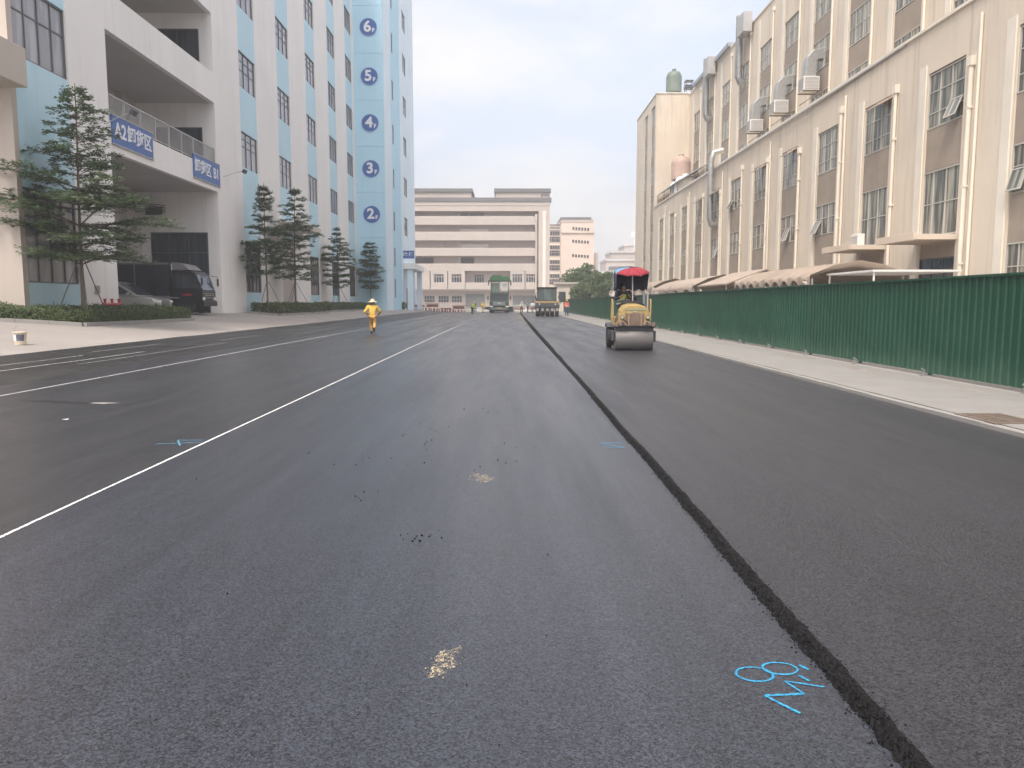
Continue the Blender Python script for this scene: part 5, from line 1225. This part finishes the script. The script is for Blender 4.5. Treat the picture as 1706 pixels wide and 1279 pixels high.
# the umbrella lashed to the machine, tipped back
UM = thing('umbrella', 'red and navy umbrella on a white pole shading the roller driver', 'umbrella', (3.97, 24.55, 1.35))
MB().cyl((0, 0, 0), (-.02, .02, 1.20), .018, n=8).build('pole', WHITEM, UM)
e = Matrix.Rotation(R(14), 4, 'X'); NU = 8
apex = Vector((-.04, .03, 1.25))
def up(a, r, drop=0.0):
    """canopy point: flat crown with a drooping brim, tipped towards the front"""
    z = -.155 * (r / .6) ** 2.2
    return apex + (e @ Vector((math.cos(a) * r, math.sin(a) * r, z - drop)))
RC = .565
for k in range(NU):
    a0, a1 = 2 * math.pi * (k - .5) / NU, 2 * math.pi * (k + .5) / NU; rows = []
    for r, dp in ((.0, 0), (.14, -.005), (.28, -.01), (.42, -.01), (.52, 0), (RC, .03)):
        rows.append([up(a0 + (a1 - a0) * j / 6, r * (1 - .05 * math.sin(math.pi * j / 6) * (r / .6)), dp - .012 * math.sin(math.pi * j / 6)) for j in range(7)])
    mid_a = (a0 + a1) / 2
    mat = BLUECLOTH if math.cos(mid_a) < -.9 else REDCLOTH if math.sin(mid_a) < .3 else NAVYCLOTH
    po = MB().loft(rows, caps=False, closed=False).build('canopy_panel', mat, UM)
    so = po.modifiers.new('thick', 'SOLIDIFY'); so.thickness = .006
    MB().tube([up(a0, r, .012) for r in (.02, .2, .4, RC)], .006, 5).build('rib', GALV, UM)
MB().lathe([(.10, -.02), (.06, .02), (.0, .03)], tuple(apex), 10).build('vent_cap', DCLOTH, UM)
# navy side cloth hanging round the back and sides of the canopy
rows = []
for t_ in (0, .2, .4, .6, .8, 1):
    row = []
    for j in range(33):
        a = math.pi * (-.14 + 1.28 * j / 32); p = up(a, RC * .99, .01); zb = .545 + .03 * math.sin(a * 9)
        row.append(Vector((p.x * (1 - .05 * t_ * (p.x > 0) * 3) + .012 * math.sin(j * 1.9) * t_, p.y + .012 * math.cos(j * 2.3) * t_, p.z + (zb - p.z) * t_)))
    rows.append(row)
sc_ = MB().loft(rows, caps=False, closed=False).build('side_cloth', NAVYCLOTH, UM); so = sc_.modifiers.new('thick', 'SOLIDIFY'); so.thickness = .006
# driver
J = {'pelvis': (0, .02, .08), 'chest': (0, -.02, .42), 'neck': (0, -.05, .60), 'head': (0, -.08, .74)}
for s, sx in (('l', 1), ('r', -1)):
    J['hip' + s] = (.10 * sx, -.04, .07); J['kn' + s] = (.16 * sx, -.46, .10); J['an' + s] = (.15 * sx, -.52, -.30); J['to' + s] = (.16 * sx, -.64, -.34)
    J['sh' + s] = (.20 * sx, -.02, .54); J['el' + s] = (.27 * sx, -.18, .31); J['wr' + s] = (.15 * sx, -.40, .38); J['ha' + s] = (.12 * sx, -.47, .41)
person('roller driver in a lime vest over dark clothes gripping the steering wheel', (3.74, 25.06, 1.30), 0, J, DCLOTH, DCLOTH, vest=VESTY, hat=None)

# ---- rubber tyred roller farther along the fresh mat
PR = thing('tyred_roller', 'dark cabbed rubber tyred roller with a row of black tyres on the fresh asphalt', 'roller', (4.27, 83.2, .041))
for i in range(5): wheel(PR, (-1.06 + .53 * i, .6, .50), .50, .36, GREYM)
for i in range(4): wheel(PR, (-.80 + .53 * i, 4.0, .50), .50, .36, GREYM)
MB().box(-1.30, 1.30, .15, 4.5, .80, 1.10).box(-1.32, 1.32, -.05, .15, .92, 1.22).build('frame', DARKM, PR, bevel=.03)
mb = MB()
for i in range(5): mb.box(-1.18 + .53 * i, -.94 + .53 * i, .02, .10, .55, .88)
mb.build('scraper', GREYM, PR)
MB().prism([(-.02, 1.10), (-.02, 1.36), (.35, 1.52), (1.2, 1.56), (1.2, 1.10)], 'x', -1.2, 1.2).build('front_hood', DARKM, PR, bevel=.04)
MB().prism([(-.04, 1.40), (-.04, 1.455), (.33, 1.61), (1.3, 1.65), (1.3, 1.60), (.33, 1.54)], 'x', -1.28, 1.28).build('hood_stripe', ORANGE, PR, bevel=.02)
MB().box(-1.15, 1.15, 2.6, 4.6, 1.10, 2.0)  .build('engine_cover', DARKM, PR, bevel=.06)
cb = MB()
for x in (-.98, .98):
    for y in (.75, 2.4): cb.box(x - .05, x + .05, y - .05, y + .05, 1.62, 2.98)
cb.box(-1.03, 1.03, .70, 2.45, 1.62, 1.72); cb.build('cab_frame', DARKM, PR)
MB().box(-1.10, 1.10, .60, 2.55, 2.98, 3.14).build('cab_roof', BLKPAINT, PR, bevel=.04)
CG = glass('cab_glass', (.07, .10, .10), .08, (.16, .22, .21), 1.2)
MB().box(-.93, .93, .72, .735, 1.72, 2.98).build('windscreen', CG, PR); MB().box(-.995, -.985, .80, 2.35, 1.72, 2.98).box(.985, .995, .80, 2.35, 1.72, 2.98).build('side_window', CG, PR)
MB().box(-.35, -.05, 1.4, 1.7, 1.72, 2.4).box(.30, .62, 1.2, 1.45, 1.72, 2.2).build('cab_seat', BLACKM, PR)
for s in (-1, 1):
    MB().tube([(s * 1.0, .75, 2.5), (s * 1.25, .60, 2.5), (s * 1.27, .58, 2.2)], .02, 6).obox((s * 1.27, .56, 2.05), (.18, .05, .36)).build('mirror', DARKM, PR)
    MB().cyl((s * .85, -.07, 1.30), (s * .85, -.03, 1.30), .07, n=12).build('headlight', LAMPW, PR)
MB().tube([(1.25, 1.5, 1.1), (1.6, 1.0, 1.6), (1.62, .9, 1.95)], .03, 6).box(1.45, 1.75, .8, 1.0, 1.60, 1.70).build('access_step', DARKM, PR)

# ---- green tipper truck backed onto the paver
TGL = M('dark_truck_glass', (.035, .05, .055), .3, .2, 1.5, spec=.3)
TK = thing('dump_truck', 'green truck facing the camera in front of the paver', 'truck', (-1.3, 117.2, 0)); TK.scale = (1.2, 1, 1.02)
for s in (-1, 1): wheel(TK, (s * 1.02, 1.25, .52), .52, .32); wheel(TK, (s * .95, 4.6, .52), .52, .55); wheel(TK, (s * .95, 5.9, .52), .52, .55)
rings = [[(-1.22, y, z0), (1.22, y, z0), (1.22 - i_, y, z1), (-1.22 + i_, y, z1)] for y, z0, z1, i_ in ((0.0, .95, 1.62, .0), (.06, .8, 1.75, .02), (.22, .8, 2.72, .10), (.45, .8, 2.90, .14), (1.9, .8, 2.92, .12))]
MB().loft(rings, smooth=False).build('cab', GREENP, TK, bevel=.05)
MB().prism([(-1.05, 0), (1.05, 0), (.98, .86), (-.98, .86)], 'y', -.01, .02).build('windscreen', TGL, TK, loc=(0, .035, 1.78), rot=(R(-9.5), 0, 0))
MB().box(-1.0, 1.0, -.05, .05, 2.72, 2.86).build('sun_visor', DARKM, TK, loc=(0, .08, 0))
MB().box(-.85, .85, -.04, .0, 1.0, 1.58).build('grille', DARKM, TK)
mb = MB()
for i in range(3): mb.box(-.78, .78, -.075, -.041, 1.10 + .17 * i, 1.17 + .17 * i)
mb.cyl((0, -.09, 1.36), (0, -.04, 1.36), .13, n=16); mb.build('grille_bar', CHROME, TK)
MB().box(-1.24, 1.24, -.16, .2, .38, .80).build('bumper', DARKM, TK, bevel=.04); MB().box(-1.0, 1.0, -.175, -.161, .50, .58).build('bumper_strip', GREYM, TK)
MB().box(-.3, .3, -.18, -.162, .62, .74).build('number_plate', M('plate_yellow', (.55, .42, .08), .5), TK)
for s in (-1, 1):
    MB().box(s * 1.0 - .2, s * 1.0 + .2, -.06, .0, .82, 1.0).build('headlight', LAMPW, TK)
    MB().tube([(s * 1.15, .3, 2.6), (s * 1.42, .15, 2.55), (s * 1.42, .15, 2.3)], .02, 6).obox((s * 1.42, .12, 2.15), (.20, .08, .5)).build('mirror', DARKM, TK)
mb = MB().box(-1.2, 1.2, 2.3, 2.42, 1.3, 3.0).box(-1.2, 1.2, 6.7, 6.8, 1.3, 2.4).box(-1.22, -1.14, 2.42, 6.8, 1.2, 2.5).box(1.14, 1.22, 2.42, 6.8, 1.2, 2.5).box(-1.2, 1.2, 2.3, 6.8, 1.1, 1.2); mb.build('tipper_body', GREENP, TK)
MB().box(-.45, .45, 1.9, 7.0, .75, 1.08).build('chassis', DARKM, TK)
# ---- paver behind the truck with its tall green roof
PV = thing('asphalt_paver', 'asphalt paver with a bright green roof rising behind the green truck', 'paver', (-1.3, 124.6, 0))
MB().prism([(-1.7, 5.15), (1.7, 5.15), (1.45, 5.75), (-1.45, 5.75)], 'y', 1.0, 4.4).build('canopy', LGREEN, PV, bevel=.05); MB().box(-1.72, 1.72, .95, 4.45, 4.95, 5.15).build('canopy_edge', GREENP, PV)
MB().box(-1.9, -1.72, 1.2, 2.0, 4.3, 5.1).box(1.72, 1.9, 1.2, 2.0, 4.3, 5.1).build('canopy_flap', DARKM, PV)
mb = MB()
for x in (-1.4, 1.4):
    for y in (1.3, 4.1): mb.box(x - .07, x + .07, y - .07, y + .07, 2.6, 4.96)
mb.build('canopy_post', GREENP, PV)
MB().box(.35, 1.25, 1.4, 1.5, 3.4, 4.6).build('control_screen', WHITEM, PV); MB().cyl((.02, 1.2, 2.6), (.02, 1.2, 4.9), .10, n=10).build('exhaust_stack', GALV, PV)
MB().box(-1.3, -.1, 1.35, 1.40, 3.0, 4.7).build('screen_glass', glass('green_glass', (.16, .22, .16), .1, (.25, .33, .25)), PV)
MB().box(-1.45, 1.45, .4, 5.2, 1.0, 2.6).build('engine_house', GREENP, PV, bevel=.05)
for s in (-1, 1):
    MB().prism([(s * 1.25, .06), (s * 2.4, .06), (s * 2.4, .80), (s * 1.25, .95)], 'y', -1.2, .8).build('hopper_wing', DARKM, PV, bevel=.03)
    tk_ = MB().prism([(-.2, .3), (.1, .02), (4.4, .02), (4.7, .3), (4.4, .75), (.1, .75)], 'x', s * 1.15 - .2, s * 1.15 + .2); tk_.build('crawler_track', BLACKM, PV)
MB().box(-2.5, 2.5, 5.3, 6.3, .06, .65).build('screed', DARKM, PV, bevel=.03)

# ---- black box lorry parked nose out in the loading bay (front = +X)
zt = .88
BL = thing('box_lorry', 'black box lorry parked nose out in the loading bay', 'lorry', (-17.0, 44.0, zt))
MB().box(-7.6, -1.75, -1.02, 1.02, .95, 2.80).build('cargo_box', NAVY, BL, bevel=.02)
mb = MB()
for i in range(20): mb.box(-7.5 + .29 * i, -7.42 + .29 * i, -1.045, -1.021, 1.05, 2.68)
mb.build('box_rib', NAVY, BL)
bt = M('grey_box_trim', (.16, .17, .20), .5)
mb = MB().box(-7.62, -1.73, -1.05, -1.022, 2.72, 2.82).box(-7.62, -1.73, -1.05, -1.022, .93, 1.0)
for x in (-6.2, -5.0, -3.6): mb.box(x - .035, x + .035, -1.06, -1.046, 1.0, 2.72)
mb.build('box_trim', bt, BL)
MB().box(-7.62, -1.2, -1.07, -1.05, .86, .90).build('side_rail', GREYM, BL)
cabp = [(-1.60, .55), (-.02, .55), (.06, .75), (.05, 1.25), (-.12, 1.75), (-.30, 2.22), (-.55, 2.36), (-1.60, 2.40)]
MB().prism(cabp, 'y', -.98, .98).build('cab', BLKPAINT, BL, bevel=.05)
MB().prism([(-1.6, 2.42), (-.62, 2.42), (-1.0, 2.74), (-1.6, 2.86)], 'y', -.9, .9).build('wind_deflector', M('grey_deflector', (.20, .19, .20), .35, .1, 2), BL, bevel=.05)
wsx = [(.055, 1.32), (-.115, 1.76), (-.285, 2.19)]
MB().add([(x + .012, y, z) for x, z in (wsx[0], wsx[2]) for y in (-.88, .88)] + [(x - .004, y, z) for x, z in (wsx[0], wsx[2]) for y in (-.88, .88)], [(0, 1, 3, 2), (4, 5, 7, 6), (0, 1, 5, 4), (2, 3, 7, 6), (0, 2, 6, 4), (1, 3, 7, 5)]).build('windscreen', G_DARK, BL)
MB().prism([(-1.35, 1.40), (-.12, 1.40), (-.34, 2.10), (-1.35, 2.16)], 'y', -.992, -.980).build('side_window', G_DARK, BL)
MB().box(-.06, .14, -1.0, 1.0, .42, .72).build('bumper', BLKPAINT, BL, bevel=.04)
mb = MB()
for z in (.86, .98, 1.10): mb.box(.055, .075, -.70, .70, z, z + .05)
mb.build('grille_bar', CHROME, BL)
for s in (-1, 1):
    MB().box(.06, .09, s * .80 - .14, s * .80 + .14, .76, .92).build('headlight', LAMPW, BL)
    MB().tube([(-.2, s * .98, 2.15), (.12, s * 1.16, 2.1), (.14, s * 1.17, 1.5)], .015, 6).obox((.14, s * 1.17, 1.78), (.06, .16, .40)).build('mirror', BLKPAINT, BL)
    wheel(BL, (-.75, s * .84, .40), .40, .24, WHITEM, 'y'); wheel(BL, (-5.2, s * .80, .40), .40, .42, WHITEM, 'y')
MB().box(-7.5, -1.0, -.4, .4, .55, .90).build('chassis', DARKM, BL)
MB().box(-1.0, -.55, -.995, -.981, 1.02, 1.10).build('cab_stripe', REDP, BL)
MB().box(-1.62, -1.58, -.95, -.90, 2.0, 2.75).build('marker_lamp', WHITEM, BL)

# ---- silver people carrier beside it (front = +X)
MV = thing('people_carrier', 'silver people carrier parked beside the black lorry', 'car', (-17.6, 39.9, .83))
secs = [(.0, .42, .62, .70), (-.06, .30, .78, .82), (-.35, .26, .92, .90), (-1.05, .24, 1.02, .93), (-1.15, .24, 1.04, .93), (-4.3, .26, 1.08, .93), (-4.85, .32, 1.05, .90), (-4.95, .45, .95, .86)]
rings = [[(x, -hw * .96, zb), (x, -hw, (zb + zt_) / 2), (x, -hw * .97, zt_ - .05), (x, -hw * .90, zt_), (x, hw * .90, zt_), (x, hw * .97, zt_ - .05), (x, hw, (zb + zt_) / 2), (x, hw * .96, zb)] for x, zb, zt_, hw in secs]
MB().loft(rings).build('body', SILVER, MV, bevel=.02)
rf = [(-1.0, 1.00, 1.02, .90), (-2.05, 1.01, 1.66, .80), (-2.35, 1.02, 1.74, .79), (-4.3, 1.05, 1.76, .78), (-4.8, 1.04, 1.60, .80), (-4.92, 1.0, 1.1, .88)]
MB().loft([[(x, -.90, z0), (x, -hw, z1 - .04), (x, -hw * .9, z1), (x, hw * .9, z1), (x, hw, z1 - .04), (x, .90, z0)] for x, z0, z1, hw in rf]).build('roof', SILVER, MV, bevel=.02)
MB().add([(-1.06, -.80, 1.065), (-1.06, .80, 1.065), (-1.98, .70, 1.63), (-1.98, -.70, 1.63), (-1.10, -.80, 1.03), (-1.10, .80, 1.03), (-2.0, .70, 1.58), (-2.0, -.70, 1.58)], [(0, 1, 2, 3), (4, 5, 6, 7), (0, 1, 5, 4), (1, 2, 6, 5), (2, 3, 7, 6), (3, 0, 4, 7)]).build('windscreen', G_DARK, MV)
MB().add([(-1.25, -.915, 1.08), (-2.15, -.835, 1.62), (-4.2, -.83, 1.66), (-4.3, -.93, 1.12)], [(0, 1, 2, 3)]).build('side_window', G_DARK, MV)
for s in (-1, 1):
    MB().prism([(-.34, .74), (-.02, .66), (.0, .76), (-.30, .88)], 'y', s * .66 - .2, s * .66 + .2).build('headlight', LAMPW, MV, bevel=.02)
    wheel(MV, (-.95, s * .80, .33), .33, .22, CHROME, 'y'); wheel(MV, (-4.0, s * .80, .33), .33, .22, CHROME, 'y')
    MB().obox((-1.45, s * 1.02, 1.10), (.14, .22, .15)).build('mirror', SILVER, MV, bevel=.04)
mb = MB()
for i in range(4): mb.box(-.01, .03, -.42, .42, .50 + .07 * i, .535 + .07 * i)
mb.build('grille_bar', CHROME, MV); MB().box(-.03, .015, -.46, .46, .46, .78).build('grille', DARKM, MV)
MB().box(.005, .04, -.24, .24, .33, .44).build('number_plate', SIGNB, MV); MB().box(-.06, .02, -.78, .78, .28, .32).build('bumper_trim', CHROME, MV)

# ---- small things on the left
BK = thing('bucket', 'cream plastic bucket with a printed label standing on the left pavement', 'bucket', (-12.95, 20.5, .393))
MB().lathe([(.135, 0), (.155, .30), (.165, .305), (.165, .335), (.155, .34), (.148, .34), (.130, .02)], n=24).build('pail', PLASTW, BK)
lb = MB()
for k in range(14):
    a, b = -2.6 + .16 * k, -2.6 + .16 * (k + 1)
    P = lambda t, z: ((.1365 + z * .0667) * math.cos(t), (.1365 + z * .0667) * math.sin(t), z)
    lb.add([P(a, .10), P(b, .10), P(b, .27), P(a, .27)], [(0, 1, 2, 3)], 0 if k > 5 else 1)
lb.build('printed_label', [LABELD, WHITEM], BK)
MB().tube([(.16 * math.cos(t), .02, .32 + .20 * math.sin(t)) for t in np.linspace(0, math.pi, 15)], .005, 5).build('handle', GALV, BK)
HY = thing('hydrant_connection', 'red fire connection with three dark outlets behind the nearest hedge', 'hydrant', (-17.35, 34.0, .80))
mb = MB().cyl((0, -.75, .62), (0, .75, .62), .07, n=12).cyl((0, 0, -.2), (0, 0, .62), .06, n=10); mb.build('manifold', REDP, HY)
for y in (-.6, 0, .6):
    MB().cyl((.0, y, .66), (0, y, .84), .055, n=10).cyl((0, y, .84), (0, y, .87), .09, n=12).build('valve_wheel', REDP, HY)
    MB().cyl((.05, y, .55), (.16, y, .28), .075, .09, 12).build('outlet', DARKM, HY)
wbx = thing('wall_box', 'small grey meter box on the white pier beside the tallest tree', 'box', (-17.8, 33.6, 1.9)); MB().box(0, .10, -.14, .14, 0, .34).build('case', GREYM, wbx, bevel=.01); MB().box(.10, .106, -.11, .11, .04, .30).build('lid', M('meter_lid', (.30, .30, .30), .5), wbx)

# ---- barriers across the end of the works
def barrier_meshes(mat, w=2.0, h=1.1):
    f = MB(); f.tube([(-w / 2, 0, .12), (-w / 2, 0, h), (w / 2, 0, h), (w / 2, 0, .12)], .04, 6); f.cyl((-w / 2, 0, .2), (w / 2, 0, .2), .035, n=6)
    b = MB()
    for i in range(1, 14): b.cyl((-w / 2 + w * i / 14, 0, .2), (-w / 2 + w * i / 14, 0, h), .02, n=5)
    ft = MB()
    for x in (-w / 2 + .1, w / 2 - .1): ft.box(x - .025, x + .025, -.3, .3, 0, .03).box(x - .02, x + .02, -.02, .02, .03, .2)
    return f.mesh('frame', mat), b.mesh('bar', mat), ft.mesh('foot', mat)
bsets = [barrier_meshes(PINKM), barrier_meshes(WHITEM), barrier_meshes(YELLOW)]
bboards = [MB().box(-.85, .85, -.05, -.03, .55, .98).mesh('board', M('brown_board', (.22, .11, .09), .7, .2, 4)), MB().box(-.85, .85, -.05, -.03, .40, .70).mesh('board', PINKM)]
spots = [(-15.6, 118.6, 12, 0), (-13.6, 119.6, -18, 1), (-11.6, 119.0, 8, 0), (-9.6, 119.8, -6, 1), (-7.6, 119.4, 10, 0), (-5.9, 121.8, -12, 2), (1.9, 122.5, 6, 1), (4.0, 122.8, -9, 1), (6.2, 122.2, 5, 0)]
lbl = ['rust red crowd barrier nearest the tower porch', 'white crowd barrier second from the tower porch', 'rust red crowd barrier third from the tower porch', 'white crowd barrier before the middle ground floor window', 'rust red crowd barrier beside the grey shutter', 'yellow crowd barrier just left of the paver', 'white crowd barrier just right of the paver', 'white crowd barrier behind the group of workers', 'rust red crowd barrier behind the tyred roller']
for (x, y, a, k), l_ in zip(spots, lbl):
    b = thing('crowd_barrier', l_, 'barrier', (x, y, zl(x) if y < 139 and x < -11 else 0), R(a), 'barriers across the end of the works')
    for nm, me in zip(('frame', 'bar', 'foot'), bsets[k]): link(nm, me, b)
    if k < 2: link('board', bboards[k], b)
sb = [('low striped barrier block', x, 115.5 + .3 * i) for i, x in enumerate((-12.2, -11.0, -9.8, -8.6, -7.4))]
for i, (nm, x, y) in enumerate(sb):
    b = thing('barrier_block', ['low red and white block nearest the pavement edge', 'low red and white block second from the pavement edge', 'low red and white block in the middle of the row', 'low red and white block second from the lime worker', 'low red and white block nearest the lime worker'][i], 'barrier', (x, y, zl(x) + .005), R(rnd.uniform(-14, 14)), 'low blocks in front of the crowd barriers')
    MB().prism([(-.22, 0), (.22, 0), (.13, .42), (-.13, .42)], 'x', -.5, .5).build('block', M('block_red', (.30, .10, .08), .7, .15, 4) if i == 0 else bpy.data.materials['block_red'], b, bevel=.02)
    mb = MB()
    for k in (-.28, .22): mb.prism([(-.225, .02), (.225, .02), (.138, .40), (-.138, .40)], 'x', k - .09, k + .09)
    mb.build('white_band', WHITEM, b)
for i, (x, l_) in enumerate(((-6.2, 'white water filled barrier left of the green truck'), (-4.0, 'white water filled barrier touching the paver wing'), (3.2, 'white water filled barrier behind the workers'))):
    b = thing('water_barrier', l_, 'barrier', (x, 123.5, 0), R(3 * i), 'white water barriers'); MB().prism([(-.25, 0), (.25, 0), (.22, .25), (.10, .45), (.10, .8), (-.10, .8), (-.10, .45), (-.22, .25)], 'x', -1, 1).build('shell', WHITEM, b, bevel=.02); MB().cyl((.6, 0, .8), (.6, 0, .84), .06, n=10).build('filler_cap', DARKM, b)
